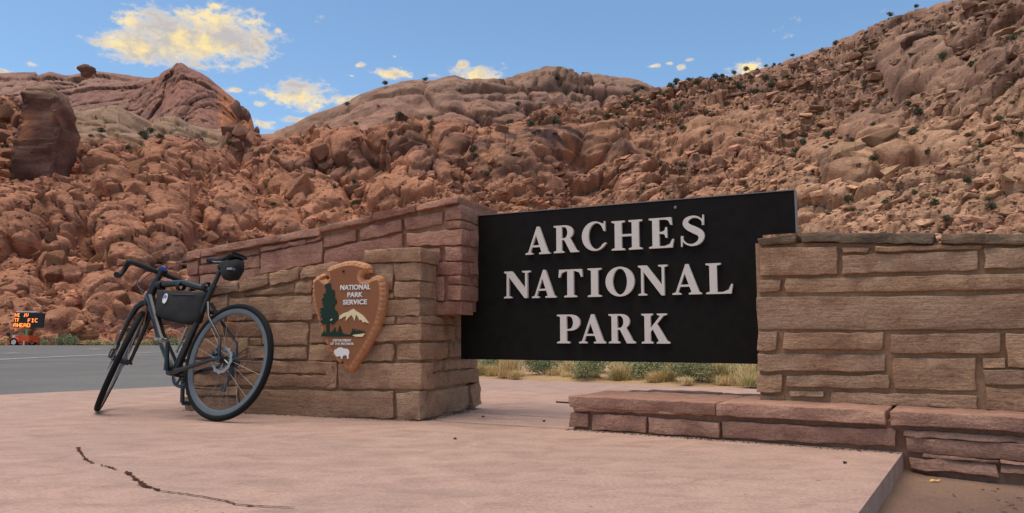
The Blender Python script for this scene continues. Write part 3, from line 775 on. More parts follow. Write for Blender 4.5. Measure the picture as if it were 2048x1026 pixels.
# ------------------------------------------------------------------ arrowhead plaque
z4 = lambda x, y: (600 + x * .2533, 500 + y * .2534)
AW = -.062
plq = empty('arrowhead_plaque', LW.P(LW.uz(*z4(370, 970), AW)[0], 0, 0), LW.rz)
tag(plq, 'brown arrowhead-shaped plaque with tree, mountain and white bison on the left wall', 'plaque')
pu0 = LW.uz(*z4(370, 970), AW)[0]
def a4(x, y, w=AW):
    u, z = LW.uz(*z4(x, y), w); return (u - pu0, z)
OUT = [(195, 168), (200, 142), (238, 122), (280, 106), (330, 90), (375, 82), (420, 82), (465, 92), (505, 103), (530, 112), (545, 138), (549, 178), (522, 182), (488, 188), (478, 205), (486, 228), (520, 232), (548, 212), (590, 198), (622, 198), (642, 218), (655, 265), (660, 330), (655, 400), (645, 470), (625, 550), (600, 620), (565, 695), (525, 765), (480, 838), (430, 915), (400, 958), (375, 968), (335, 935), (285, 888), (240, 838), (205, 780), (175, 705), (150, 630), (125, 560), (105, 485), (90, 410), (80, 335), (78, 272), (84, 236), (110, 208), (165, 182), (180, 196), (176, 222), (200, 238), (208, 216)]
M_ARW = plain('plaque_brown', srgb(140, 86, 52), .6, 0, .35, .08, 30, .1)
M_ARE = plain('plaque_edge', srgb(184, 126, 86), .65, 0, .3, .15, 25, .2)
M_GRN = plain('emblem_green', srgb(26, 48, 34), .6, 0, .3, .1, 30)
M_WHT = plain('emblem_white', srgb(226, 222, 214), .6, 0, .3, .04, 30)
M_CRM = plain('emblem_cream', srgb(226, 206, 160), .6, 0, .3, .05, 30)
def resample(poly, step):
    out = []
    for i in range(len(poly)):
        a, b_ = Vector(poly[i]), Vector(poly[(i + 1) % len(poly)]); n = max(1, int((b_ - a).length / step))
        for k in range(n): out.append(tuple(a.lerp(b_, k / n)))
    return out
def inset(poly, d):
    n = len(poly); out = []
    area = sum(poly[i][0] * poly[(i + 1) % n][1] - poly[(i + 1) % n][0] * poly[i][1] for i in range(n))
    sg = 1 if area > 0 else -1
    for i in range(n):
        p0, p1, p2 = Vector(poly[i - 2]), Vector(poly[i]), Vector(poly[(i + 2) % n])
        t = (p2 - p0).normalized(); nrm = Vector((-t.y, t.x)) * sg
        dd = d(i) if callable(d) else d
        out.append(tuple(p1 + nrm * dd))
    return out
outl = resample([a4(*p) for p in OUT], .0095)
n_o = len(outl)
rr = [random.random() for _ in range(n_o)]
inn = inset(outl, lambda i: .030 + .006 * (rr[i] - .5) if False else .030)
def notch_fix(i):
    # keep the inner line from folding at the two notches
    return inn[i]
b = MB()
vs = []; fs = []
for i in range(n_o):
    s_ = (i + int(rr[i // 7] * 2)) % 3 == 0
    dep = .018 + (.012 if s_ else 0) + rr[i] * .004
    o_ = outl[i]; q_ = inn[i]
    mid = (o_[0] * .62 + q_[0] * .38, o_[1] * .62 + q_[1] * .38)
    vs += [(o_[0], 0.0, o_[1]), (o_[0], AW + .028 + (.005 if s_ else 0), o_[1]), (mid[0], AW + .011 + (.006 if s_ else -.001), mid[1]), (q_[0], AW + .003, q_[1])]
for i in range(n_o):
    j = (i + 1) % n_o
    for k in range(3): fs.append((4 * i + k, 4 * i + k + 1, 4 * j + k + 1, 4 * j + k))
b.add(vs, fs); b.f = [f[::-1] for f in b.f]
b.build('chipped_edge', M_ARE, plq)
PMf = lambda u, z, d: Vector((u, AW - d, z))
b = MB(); b.prism([inn], PMf, -.02, -.003); b.build('face', M_ARW, plq)
def emb(name, pts, mat, d=.0015, base=-.004):
    b = MB(); b.prism([[a4(*p) for p in pts]], PMf, base, d); return b.build(name, mat, plq)
TREE = [(222, 262), (238, 262), (246, 285), (243, 300), (262, 318), (274, 320), (270, 345), (276, 352), (268, 372), (282, 388), (290, 405), (284, 425), (268, 436), (275, 448), (262, 458), (275, 470), (292, 485), (298, 508), (306, 522), (300, 545), (282, 562), (270, 580), (252, 588), (238, 575), (232, 560), (231, 640), (233, 652), (206, 652), (208, 600), (210, 575), (198, 585), (178, 582), (158, 568), (166, 556), (182, 550), (176, 538), (160, 522), (172, 510), (158, 495), (168, 480), (156, 465), (172, 456), (190, 452), (184, 432), (172, 424), (186, 412), (170, 398), (176, 382), (190, 375), (182, 352), (196, 342), (208, 345), (200, 325), (212, 318), (200, 305), (196, 285), (206, 268)]
emb('tree_emblem', TREE, M_GRN)
TRL = [(165, 682), (172, 664), (182, 652), (190, 632), (196, 655), (206, 650), (235, 652), (248, 648), (254, 632), (262, 648), (268, 620), (276, 610), (284, 645), (296, 650), (306, 612), (314, 596), (324, 622), (334, 655), (360, 664), (395, 668), (408, 645), (416, 618), (424, 640), (432, 620), (442, 645), (452, 625), (460, 645), (470, 628), (478, 648), (486, 630), (494, 650), (508, 640), (514, 655), (470, 660), (420, 664), (412, 672), (425, 682)]
emb('treeline_emblem', TRL, M_GRN, .001)
emb('meadow_emblem', [(414, 674), (430, 668), (470, 664), (513, 657), (502, 674), (492, 684), (440, 684)], M_CRM, .0018)
emb('snowcap_emblem', [(308, 548), (312, 520), (345, 498), (380, 488), (405, 472), (422, 464), (440, 480), (470, 498), (500, 520), (525, 550), (545, 580), (510, 566), (498, 574), (482, 548), (472, 556), (452, 520), (440, 512), (430, 560), (418, 530), (408, 512), (385, 530), (360, 560), (366, 520), (340, 530), (325, 542)], M_CRM, .001)
emb('snow_patch_emblem', [(238, 552), (255, 542), (258, 550), (244, 558)], M_CRM, .0028)
emb('bison_emblem', [(268, 800), (276, 786), (290, 782), (304, 770), (325, 768), (345, 778), (370, 780), (386, 792), (389, 812), (384, 830), (384, 858), (372, 860), (372, 838), (362, 830), (345, 832), (335, 845), (333, 860), (322, 858), (324, 842), (312, 836), (300, 842), (285, 838), (275, 820), (270, 812)], M_WHT)
for (bx, by) in ((342, 168), (335, 888)):
    b = MB(); c_ = a4(bx, by); b.disc((c_[0], AW, c_[1]), (0, -1, 0), [(0, .006), (.006, .005), (.008, 0)], 14); b.build('bolt', MATS['crack_dirt'], plq, True)

def text_mesh(name, txt, p0, p1, cap_h, mat, parent, fr_map, bold=.012, d0=-.004, d1=.0015):
    """sans text between p0 and p1 (u, z) baseline ends, as filled outlines"""
    cu = bpy.data.curves.new(name, 'FONT'); cu.body = txt; cu.size = 1.0; cu.offset = bold; cu.extrude = .02; cu.resolution_u = 3
    tmp = bpy.data.objects.new(name + '_tmp', cu); col.objects.link(tmp)
    dg = bpy.context.evaluated_depsgraph_get(); me = bpy.data.meshes.new_from_object(tmp.evaluated_get(dg))
    col.objects.unlink(tmp); bpy.data.objects.remove(tmp); bpy.data.curves.remove(cu)
    xs = [v.co.x for v in me.vertices]; ys = [v.co.y for v in me.vertices]
    x0, x1, y0, y1 = min(xs), max(xs), min(ys), max(ys)
    for v in me.vertices:
        a = (v.co.x - x0) / (x1 - x0); h = (v.co.y - y0) / (y1 - y0)
        u = p0[0] * (1 - a) + p1[0] * a; z = p0[1] * (1 - a) + p1[1] * a + h * cap_h
        v.co = fr_map(u, z, d1 if v.co.z > 0 else d0)
    me.materials.clear(); me.materials.append(mat); me.name = name
    return link(bpy.data.objects.new(name, me), parent)
for (txt, x0, x1, yb, yt) in (('NATIONAL', 318, 555, 314, 274), ('PARK', 374, 495, 372, 333), ('SERVICE', 340, 529, 430, 391), ('DEPARTMENT', 260, 406, 724, 704), ('OF THE INTERIOR', 240, 423, 750, 731)):
    p0, p1 = a4(x0, yb), a4(x1, yb); zt = a4((x0 + x1) / 2, yt)[1]
    zm = (p0[1] + p1[1]) / 2
    text_mesh('lettering', txt, (p0[0], zm), (p1[0], zm), zt - zm, M_WHT, plq, PMf, .02 if yb < 500 else .004)

# ------------------------------------------------------------------ hills
U32 = np.uint32
def hsh(i, j, k, s):
    with np.errstate(over='ignore'):
        h = (i.astype(np.int64) * 73856093) ^ (j.astype(np.int64) * 19349663) ^ (k.astype(np.int64) * 83492791) ^ (s * 2654435761)
        h = (h & 0xffffffff).astype(np.uint64)
        h = ((h ^ (h >> np.uint64(16))) * np.uint64(0x7feb352d)) & np.uint64(0xffffffff)
        h = ((h ^ (h >> np.uint64(15))) * np.uint64(0x846ca68b)) & np.uint64(0xffffffff)
        return h ^ (h >> np.uint64(16))
def r01(h, n):
    return (((h * np.uint64(2 * n + 3) + np.uint64(n * 7919)) >> np.uint64(n)) & np.uint64(0xffff)).astype(np.float32) / 65535.0
def worley(P, seed):
    n = len(P); F1 = np.full(n, 9, np.float32); F2 = np.full(n, 9, np.float32)
    ID = np.zeros(n, np.uint64); V = np.zeros((n, 3), np.float32)
    C = np.floor(P).astype(np.int32); fr = (P - C).astype(np.float32)
    for a in (-1, 0, 1):
        for b_ in (-1, 0, 1):
            for c in (-1, 0, 1):
                h = hsh(C[:, 0] + a, C[:, 1] + b_, C[:, 2] + c, seed)
                dx = a + .1 + .8 * r01(h, 1) - fr[:, 0]; dy = b_ + .1 + .8 * r01(h, 5) - fr[:, 1]; dz = c + .1 + .8 * r01(h, 9) - fr[:, 2]
                gx = dx * .82 + dy * .45 + dz * .35; gy = -dx * .50 + dy * .85 + dz * .18; gz_ = -dx * .25 - dy * .28 + dz * .93
                d = .55 * np.maximum(np.maximum(np.abs(gx), np.abs(gy)), np.abs(gz_)) * 1.25 + .45 * np.sqrt(dx * dx + dy * dy + dz * dz)
                m = d < F1
                F2 = np.where(m, F1, np.minimum(F2, d)); F1 = np.where(m, d, F1)
                ID = np.where(m, h, ID)
                V[m, 0] = dx[m]; V[m, 1] = dy[m]; V[m, 2] = dz[m]
    return F1, F2, ID, V
def vnoise(P, seed):
    C = np.floor(P).astype(np.int32); f = (P - C).astype(np.float32); f = f * f * (3 - 2 * f)
    out = np.zeros(len(P), np.float32)
    for a in (0, 1):
        for b_ in (0, 1):
            for c in (0, 1):
                w = (f[:, 0] if a else 1 - f[:, 0]) * (f[:, 1] if b_ else 1 - f[:, 1]) * (f[:, 2] if c else 1 - f[:, 2])
                out += w * r01(hsh(C[:, 0] + a, C[:, 1] + b_, C[:, 2] + c, seed), 3)
    return out * 2 - 1
def fbm(P, seed, o=4):
    s = 0; a = .5
    for i in range(o): s = s + a * vnoise(P * 2 ** i, seed + i); a *= .5
    return s
def blocks(P, L, seed, crack=.10, warp=.22, dm=.34):
    """rounded tilted blocks: returns displacement ~[-1, 1.2] and a per-block random"""
    Q = P / np.asarray(L, np.float32)
    Q = Q + warp * np.stack([vnoise(Q * 1.7, seed + 20), vnoise(Q * 1.7, seed + 21), vnoise(Q * 1.7, seed + 22)], 1)
    F1, F2, ID, V = worley(Q, seed)
    t = np.stack([r01(ID, 2), r01(ID, 6), r01(ID, 11)], 1) - .5
    off = r01(ID, 4)
    dome = 1 - np.clip(F1 * 1.15, 0, 1) ** 2.2
    d = dm * dome + 1.25 * off - .72 + 1.5 * (t * V).sum(1)
    ck = np.exp(-np.clip(F2 - F1, 0, 1) / crack)
    return d - 1.1 * ck, off
def sstep(a, b_, x):
    t = np.clip((x - a) / (b_ - a), 0, 1); return t * t * (3 - 2 * t)
def pxray(X, Y):
    a = (X - CX) / F; b_ = (CY - Y) / F
    return a, CP - b_ * SP, SP + b_ * CP
def place(X, Y, r):
    a, y, z = pxray(X, Y); h = np.sqrt(a * a + y * y)
    return np.stack([a / h * r, y / h * r, H + z / h * r], -1)

def grid_mesh(name, V, rows, cols, mat, colr):
    idx = np.arange(rows * cols).reshape(rows, cols)
    q = np.stack([idx[:-1, :-1], idx[:-1, 1:], idx[1:, 1:], idx[1:, :-1]], -1).reshape(-1, 4)
    me = bpy.data.meshes.new(name)
    me.vertices.add(rows * cols); me.vertices.foreach_set('co', V.astype(np.float32).ravel())
    me.loops.add(len(q) * 4); me.loops.foreach_set('vertex_index', q.astype(np.int32).ravel())
    me.polygons.add(len(q)); me.polygons.foreach_set('loop_start', np.arange(0, len(q) * 4, 4, dtype=np.int32))
    me.polygons.foreach_set('loop_total', np.full(len(q), 4, np.int32))
    me.polygons.foreach_set('use_smooth', np.ones(len(q), bool))
    me.update(calc_edges=True)
    at = me.color_attributes.new('Col', 'FLOAT_COLOR', 'POINT')
    at.data.foreach_set('color', np.concatenate([colr, np.ones((len(colr), 1))], 1).astype(np.float32).ravel())
    me.materials.append(mat)
    return link(bpy.data.objects.new(name, me))
def lin(c): return np.array(srgb(*c)[:3], np.float32)

SKY_X = [-420, -200, 0, 40, 130, 165, 200, 235, 270, 300, 325, 350, 380, 410, 440, 470, 500, 520, 540, 560, 590, 630, 680, 720, 760, 800, 840, 870, 895, 910, 925, 940, 975, 1010, 1040, 1070, 1095, 1115, 1135, 1153, 1175, 1195, 1230, 1260, 1290, 1310, 1350, 1390, 1430, 1480, 1520, 1560, 1600, 1640, 1660, 1680, 1710, 1740, 1790, 1830, 1870, 1950, 2048, 2300, 2500]
SKY_Y = [190, 200, 210, 206, 215, 222, 209, 209, 225, 240, 231, 229, 245, 253, 256, 259, 263, 266, 262, 255, 241, 223, 207, 189, 176, 163, 158, 158, 151, 148, 155, 160, 162, 158, 149, 143, 137, 139, 146, 160, 155, 153, 160, 162, 170, 177, 175, 170, 162, 152, 143, 130, 115, 101, 93, 79, 66, 51, 33, 21, 9, -18, -55, -110, -120]
YB = 688.0
cols_x = np.concatenate([np.arange(-420, -20, 6), np.arange(-20, 2068, 2.2), np.arange(2068, 2500, 6)])
NR, NB = 340, 10
tt = np.linspace(0, 1, NR)
def hill_r(X, t):
    rb = np.interp(X, [-420, 0, 500, 1000, 1500, 2048, 2500], [84, 82, 80, 76, 70, 62, 58])
    rc = np.interp(X, [-420, 0, 300, 540, 900, 1200, 1330, 1600, 2048, 2500], [210, 215, 225, 250, 255, 285, 300, 250, 200, 180])
    ease = .80 * t + .12 * t ** 3 + .08 * t ** 14
    return rb + (rc - rb) * ease
Xg = np.repeat(cols_x[None], NR, 0)
Yc = np.interp(cols_x, SKY_X, SKY_Y)
Tg = np.repeat(tt[:, None], len(cols_x), 1)
Yg = YB + (Yc[None] - YB) * Tg
# relief of the big forms: benches, gullies, cliff bands (metres of range)
Rg = hill_r(Xg, Tg)
base = place(Xg, Yg, Rg)
NC = len(cols_x)
B3 = base.reshape(-1, 3).astype(np.float32)
X1, Y1, T1 = Xg.ravel(), Yg.ravel(), Tg.ravel()
YCf = np.repeat(Yc[None], NR, 0).ravel()
below = Y1 - YCf                                   # photo pixels under the skyline
dome_line = np.interp(X1, [480, 560, 700, 900, 1050, 1200, 1330, 1420], [0, 30, 85, 130, 105, 75, 35, 0])
dome = sstep(10, -25, below - dome_line) * (X1 > 500) * (X1 < 1420)
pale = sstep(120, 140, X1) * sstep(460, 430, X1) * sstep(85, 55, below)
smooth = np.maximum(dome, pale)
strata = sstep(880, 1120, X1 + 60 * vnoise(B3 / 30, 5))
fallR = sstep(1560, 1720, X1)
big = fbm(B3 / np.array([38, 60, 26], np.float32), 11, 3)
cliffband = np.exp(-((Y1 - np.interp(X1, [880, 1060, 1250, 1400, 1560], [330, 305, 300, 285, 230])) / 26) ** 2) * sstep(900, 1040, X1) * sstep(1600, 1500, X1)
gul = 1 - 2 * np.abs(fbm(B3 / np.array([34, 80, 120], np.float32), 15, 3)) * 2
D = 7.0 * big + 4.5 * (1 - smooth) * np.clip(gul, -1, 1)
ca, sa = math.cos(math.radians(10)), math.sin(math.radians(10))
Bs = np.stack([B3[:, 0] * ca + B3[:, 2] * sa, B3[:, 1], -B3[:, 0] * sa + B3[:, 2] * ca], 1)
d1, id1 = blocks(B3, (10, 14, 13), 31, .06)
d2, id2 = blocks(B3, (4.6, 6, 5.0), 32, .07)
d3, id3 = blocks(B3, (2.0, 2.6, 1.9), 33, .09)
e1, jd1 = blocks(Bs, (10, 12, 3.8), 41, .06)
e2, jd2 = blocks(Bs, (3.9, 4.6, 1.45), 42, .08)
e3, jd3 = blocks(Bs, (1.8, 2.1, .72), 43, .1)
gate = sstep(-.20, .18, fbm(B3 / np.array([26, 30, 20], np.float32), 77, 3))   # where large blocks stand out of finer scree
# bedrock masses that stand out of the slope: image column, row, half sizes (photo pixels), relief in metres
OUTC = [(405, 325, 62, 58, 6), (560, 345, 75, 62, 6), (470, 300, 80, 42, 5), (320, 330, 48, 62, 5), (300, 415, 70, 52, 6), (230, 350, 52, 62, 5), (255, 480, 62, 66, 6), (345, 455, 52, 70, 6), (205, 560, 58, 46, 5), (120, 520, 66, 46, 5), (630, 405, 70, 52, 6), (690, 325, 72, 42, 5), (840, 372, 74, 42, 5), (765, 388, 34, 36, 4), (560, 440, 80, 40, 5), (470, 430, 60, 60, 6),
        (100, 640, 80, 34, 5), (240, 625, 78, 38, 5), (340, 600, 58, 52, 5), (45, 440, 66, 46, 5), (150, 430, 64, 50, 5), (20, 560, 56, 46, 5), (890, 300, 60, 36, 5), (800, 305, 62, 34, 5), (1000, 345, 80, 34, 4), (1690, 335, 70, 52, 6), (1740, 230, 84, 44, 6), (1840, 120, 90, 46, 6), (1640, 290, 50, 34, 5), (1760, 300, 74, 34, 5), (1950, 140, 70, 34, 5), (1870, 290, 74, 26, 4), (1290, 330, 90, 22, 3), (1440, 300, 80, 22, 3), (1180, 300, 80, 26, 4)]
outc = np.zeros(len(X1), np.float32); bulge = np.zeros(len(X1), np.float32)
wx_ = 14 * vnoise(B3 / 7, 201); wy_ = 12 * vnoise(B3 / 7, 202)
for (ox, oy, ow, oh, ob) in OUTC:
    q_ = ((X1 + wx_ - ox) / ow) ** 2 + ((Y1 + wy_ - oy) / oh) ** 2
    m_q = sstep(1.0, .72, q_); outc = np.maximum(outc, m_q)
    bulge = np.maximum(bulge, ob * np.sqrt(np.clip(1 - q_, 0, 1)))
rub = (1 - smooth) * (1 - .88 * outc)
D += rub * (1 - strata) * (d1 * (.7 + 3.4 * gate) + d2 * (1.3 - .6 * gate) + d3 * (.5 - .3 * gate))
D += rub * strata * (e1 * (1.0 + 2.2 * gate) * (1 - cliffband) + e2 * (1.15 - .4 * gate) * (1 - .5 * cliffband) + e3 * (.5 - .25 * gate) * (1 - .4 * cliffband))
D += cliffband * 3.0
f1, fd1 = blocks(B3 @ np.array([[.94, 0, .34], [0, 1, 0], [-.34, 0, .94]], np.float32), (5.0, 9, 8.0), 211, .03, .10, .08)
f2, fd2 = blocks(Bs, (8, 9, 2.6), 212, .03, .12, .08)
f3, fd3 = blocks(B3 @ np.array([[.94, 0, .34], [0, 1, 0], [-.34, 0, .94]], np.float32), (2.2, 3, 2.8), 213, .04, .08, .05)
D += (1 - smooth) * outc * (bulge * .9 + (1 - strata) * (f1 * 1.7 + f3 * .32) + (.35 + .65 * strata) * f2 * .9)
bedz = Bs[:, 2] / 3.4 + 1.1 * fbm(B3 / 22, 221, 3); fz = bedz - np.floor(bedz)
D += strata * (1 - smooth) * 1.5 * (fz ** 1.5 - np.clip((fz - .88) / .12, 0, 1) ** 2 * 1.0 - .4)
dm1, kd1 = blocks(B3 * np.array([1, 1, .8], np.float32), (26, 26, 22), 51, .05)
dm2, kd2 = blocks(B3, (9, 9, 7), 52, .05)
cent = sstep(900, 980, X1) * sstep(1330, 1240, X1)
D += smooth * (dm1 * (1.5 + 3.0 * cent) + dm2 * (.35 + 1.3 * cent) + .8 * fbm(B3 / np.array([14, 14, 3], np.float32), 61, 4)) + pale * (dm2 * 1.2)
D += .28 * fbm(B3 / 1.7, 71, 2)
fade = sstep(0.0, .03, T1)
# normal of the undisplaced surface
gu = np.gradient(base, axis=1); gv = np.gradient(base, axis=0)
Nn = np.cross(gu, gv); Nn /= np.linalg.norm(Nn, axis=2, keepdims=True) + 1e-9
if Nn[NR // 2, NC // 2, 1] > 0: Nn = -Nn
Nn = Nn.reshape(-1, 3) * .55 + np.array([0, -.5, .02])
scale = (Rg.ravel() / 150.0) ** .55
crest_damp = 1 - .75 * sstep(.955, 1.0, T1)
Vh = B3 + Nn * (D * scale * fade * crest_damp)[:, None]
# colour of the rock itself
red, orange, tan, palec, mauve, varn = lin((166, 114, 90)), lin((188, 131, 100)), lin((190, 150, 120)), lin((160, 130, 106)), lin((142, 112, 98)), lin((98, 76, 70))
def mix3(a, b_, f): return a * (1 - f[:, None]) + b_ * f[:, None]
cl = mix3(np.repeat(red[None], len(X1), 0), np.repeat(orange[None], len(X1), 0), np.clip(id1 * .7 + id2 * .5 - .1, 0, 1))
f_t = .85 * sstep(700, 2000, X1 + 260 * fbm(B3 / 30, 81, 3) + (Y1 - 300) * .25)
cl = mix3(cl, np.repeat(tan[None], len(X1), 0), np.clip(f_t * .95, 0, 1))
cl = mix3(cl, np.repeat(lin((160, 116, 95))[None], len(X1), 0), strata * .55 * sstep(.0, .5, fbm(Bs / np.array([60, 60, 5], np.float32), 83, 3) + .15))
cl = mix3(cl, np.repeat(mauve[None], len(X1), 0), np.clip(sstep(300, 120, Y1) * .55 + dome * .5, 0, .8) * (1 - pale))
cl = mix3(cl, np.repeat(palec[None], len(X1), 0), np.clip(pale * .9 + dome * .35 * sstep(40, 5, below), 0, 1))
vz = np.clip(sstep(.08, .34, fbm(B3 / np.array([9, 9, 13], np.float32), 91, 4)), 0, 1) * np.clip(dome * .75 * sstep(25, 60, below) + cliffband * .95 + gate * rub * (.85 - .5 * strata) + outc * .45, 0, 1)
cl = mix3(cl, np.repeat(varn[None], len(X1), 0), vz)
tint = 1 + .36 * (np.where(outc > .4, fd1 * .6 + fd2 * .4, np.where(strata > .5, jd2, id2)) - .5) + .16 * (id3 - .5) * (1 - outc)
cl = np.clip(cl * tint[:, None] * .84, 0, 1)
# back side of the crest
V2 = Vh.reshape(NR, NC, 3); C2 = cl.reshape(NR, NC, 3)
back, bc = [], []
for k in range(1, NB + 1):
    q = V2[-1].copy(); f_ = 1 + .016 * k * k
    hv = q[:, :2] * f_; zz = q[:, 2] - (k * .9 + k * k * .35)
    back.append(np.concatenate([hv, zz[:, None]], 1)); bc.append(C2[-1])
V2 = np.concatenate([V2, np.array(back)], 0); C2 = np.concatenate([C2, np.array(bc)], 0)
hill = grid_mesh('hillside', V2.reshape(-1, 3), NR + NB, NC, M_ROCK, C2.reshape(-1, 3))
tag(hill, kind='structure')
V2h = V2[:NR]
NH = np.cross(np.gradient(V2h, axis=1), np.gradient(V2h, axis=0))
def hill_at(px, py):
    i = int(np.clip(np.searchsorted(cols_x, px), 0, NC - 1))
    t = (YB - py) / (YB - Yc[i]); j = int(np.clip(round(t * (NR - 1)), 0, NR - 1))
    return Vector(V2h[j, i]), math.hypot(V2h[j, i, 0], V2h[j, i, 1])

# ---- far ridge with the butte
RX = [-420, -200, 0, 70, 76, 100, 126, 140, 160, 190, 240, 300, 318, 324, 345, 352, 360, 368, 376, 385, 400, 418, 430, 455, 470, 478, 486, 497, 502, 507, 511, 516, 540]
RY = [150, 148, 146, 143, 150, 143, 150, 151, 147, 142, 148, 156, 153, 144, 135, 127, 124, 127, 134, 138, 144, 156, 166, 186, 198, 207, 215, 220, 232, 248, 268, 290, 330]
rc_x = np.concatenate([np.arange(-420, -20, 6), np.arange(-20, 541, 1.6)])
RNR = 130
Ryc = np.interp(rc_x, RX, RY)
rT = np.repeat(np.linspace(0, 1, RNR)[:, None], len(rc_x), 1)
rX = np.repeat(rc_x[None], RNR, 0); rY = 335 + (Ryc[None] - 335) * rT
butte = np.exp(-((rX - 385) / 105.0) ** 4)
dx = (rX - 385) / 110.0
rR = 420 - 46 * np.sqrt(np.clip(1 - dx * dx, 0, 1)) * butte + 75 * rT ** 1.6 + 30 * rT ** 10 - 30 * (1 - rT) ** 2 + .18 * np.clip(300 - rX, 0, 600)
rb_ = place(rX, rY, rR); r3 = rb_.reshape(-1, 3).astype(np.float32)
flu, fid = blocks(r3, (11, 70, 140), 131, .05, .06)
lay, lid = blocks(np.stack([r3[:, 0] * .98 + r3[:, 2] * .17, r3[:, 1], r3[:, 2] * .98 - r3[:, 0] * .17], 1), (120, 80, 13.0), 132, .04, .08)
fl2, fi2 = blocks(r3, (6, 9, 20), 133, .07, .1)
bf = butte.ravel()
rd_ = bf * (flu * 3.0 + fl2 * 1.1 + lay * 1.6) + (1 - bf) * (lay * 3.4 + fl2 * 1.0) + 1.2 * fbm(r3 / 5, 134, 3)
rd_ *= (1 - .8 * sstep(.94, 1, rT.ravel()))
rV = r3 + np.array([.25, -.95, .1], np.float32) * rd_[:, None]
rcol = mix3(np.repeat(lin((142, 104, 92))[None], len(r3), 0), np.repeat(lin((160, 124, 106))[None], len(r3), 0), np.clip(lid, 0, 1))
rcol = mix3(rcol, np.repeat(lin((150, 102, 86))[None], len(r3), 0), bf * .7)
rcol = mix3(rcol, np.repeat(lin((112, 84, 78))[None], len(r3), 0), sstep(.05, .3, fbm(r3 / np.array([16, 16, 9], np.float32), 135, 4)) * .7)
rcol = mix3(rcol, np.repeat(lin((190, 122, 86))[None], len(r3), 0), sstep(425, 450, rX.ravel()) * .95)  # sunlight on the butte's right end, painted into the rock colour as orange
rcol = rcol * .95
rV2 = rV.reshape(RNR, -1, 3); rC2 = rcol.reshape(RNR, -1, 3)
bk = []
for k in range(1, 9):
    q = rV2[-1].copy(); bk.append(np.concatenate([q[:, :2] * (1 + .02 * k * k), (q[:, 2] - (k * 1.5 + k * k * .6))[:, None]], 1))
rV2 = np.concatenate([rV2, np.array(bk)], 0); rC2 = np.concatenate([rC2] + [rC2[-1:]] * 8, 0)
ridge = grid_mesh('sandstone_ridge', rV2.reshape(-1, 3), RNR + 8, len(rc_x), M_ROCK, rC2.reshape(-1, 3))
tag(ridge, kind='structure')

# ---- boulders and slabs: angular blocks in shared shapes, the largest as parts of their own
import bmesh
def ico_dirs(n):
    bm = bmesh.new(); bmesh.ops.create_icosphere(bm, subdivisions=n, radius=1)
    v = [p.co.copy() for p in bm.verts]; f = [tuple(q.index for q in p.verts) for p in bm.faces]; bm.free(); return v, f
def hull(seed, n, box=.55, corners=.93):
    rnd = random.Random(seed); bm = bmesh.new()
    for cx_ in (-1, 1):
        for cy_ in (-1, 1):
            for cz_ in (-1, 1):
                if rnd.random() < corners: bm.verts.new(Vector((cx_ * rnd.uniform(.36, .98), cy_ * rnd.uniform(.36, .98), cz_ * rnd.uniform(.36, .98))))
    if corners: n = n // 4
    for _ in range(n):
        d = Vector((rnd.uniform(-1, 1), rnd.uniform(-1, 1), rnd.uniform(-1, 1)))
        mx = max(abs(d.x), abs(d.y), abs(d.z)); d = d / (mx ** box * d.length ** (1 - box)) * rnd.uniform(.8, 1.0)
        bm.verts.new(d)
    r_ = bmesh.ops.convex_hull(bm, input=bm.verts[:])
    bmesh.ops.delete(bm, geom=[g for g in r_['geom_interior'] if isinstance(g, bmesh.types.BMVert)], context='VERTS')
    bm.verts.index_update()
    v = [p.co.copy() for p in bm.verts]; f = [tuple(q.index for q in p.verts) for p in bm.faces]; bm.free()
    return v, f
def hull_mesh(seed):
    v, f = hull(seed, 19, .8, 0)
    bm = bmesh.new(); bv = [bm.verts.new(p) for p in v]
    for q in f: bm.faces.new([bv[i] for i in q])
    bmesh.ops.dissolve_limit(bm, angle_limit=math.radians(9), verts=bm.verts[:], edges=bm.edges[:])
    bmesh.ops.bevel(bm, geom=bm.edges[:], offset=.035, segments=1, affect='EDGES')
    bmesh.ops.triangulate(bm, faces=bm.faces[:])
    bmesh.ops.recalc_face_normals(bm, faces=bm.faces[:])
    me = bpy.data.meshes.new('boulder'); bm.to_mesh(me); bm.free(); me.materials.append(M_BLD); return me
RK = [hull_mesh(100 + i) for i in range(14)]
HV = [hull(300 + i, 13, .7, .93 if i % 3 == 0 else 0) for i in range(36)]
HV = [(np.array([tuple(v) for v in a], np.float32), np.array(b_)) for a, b_ in HV]
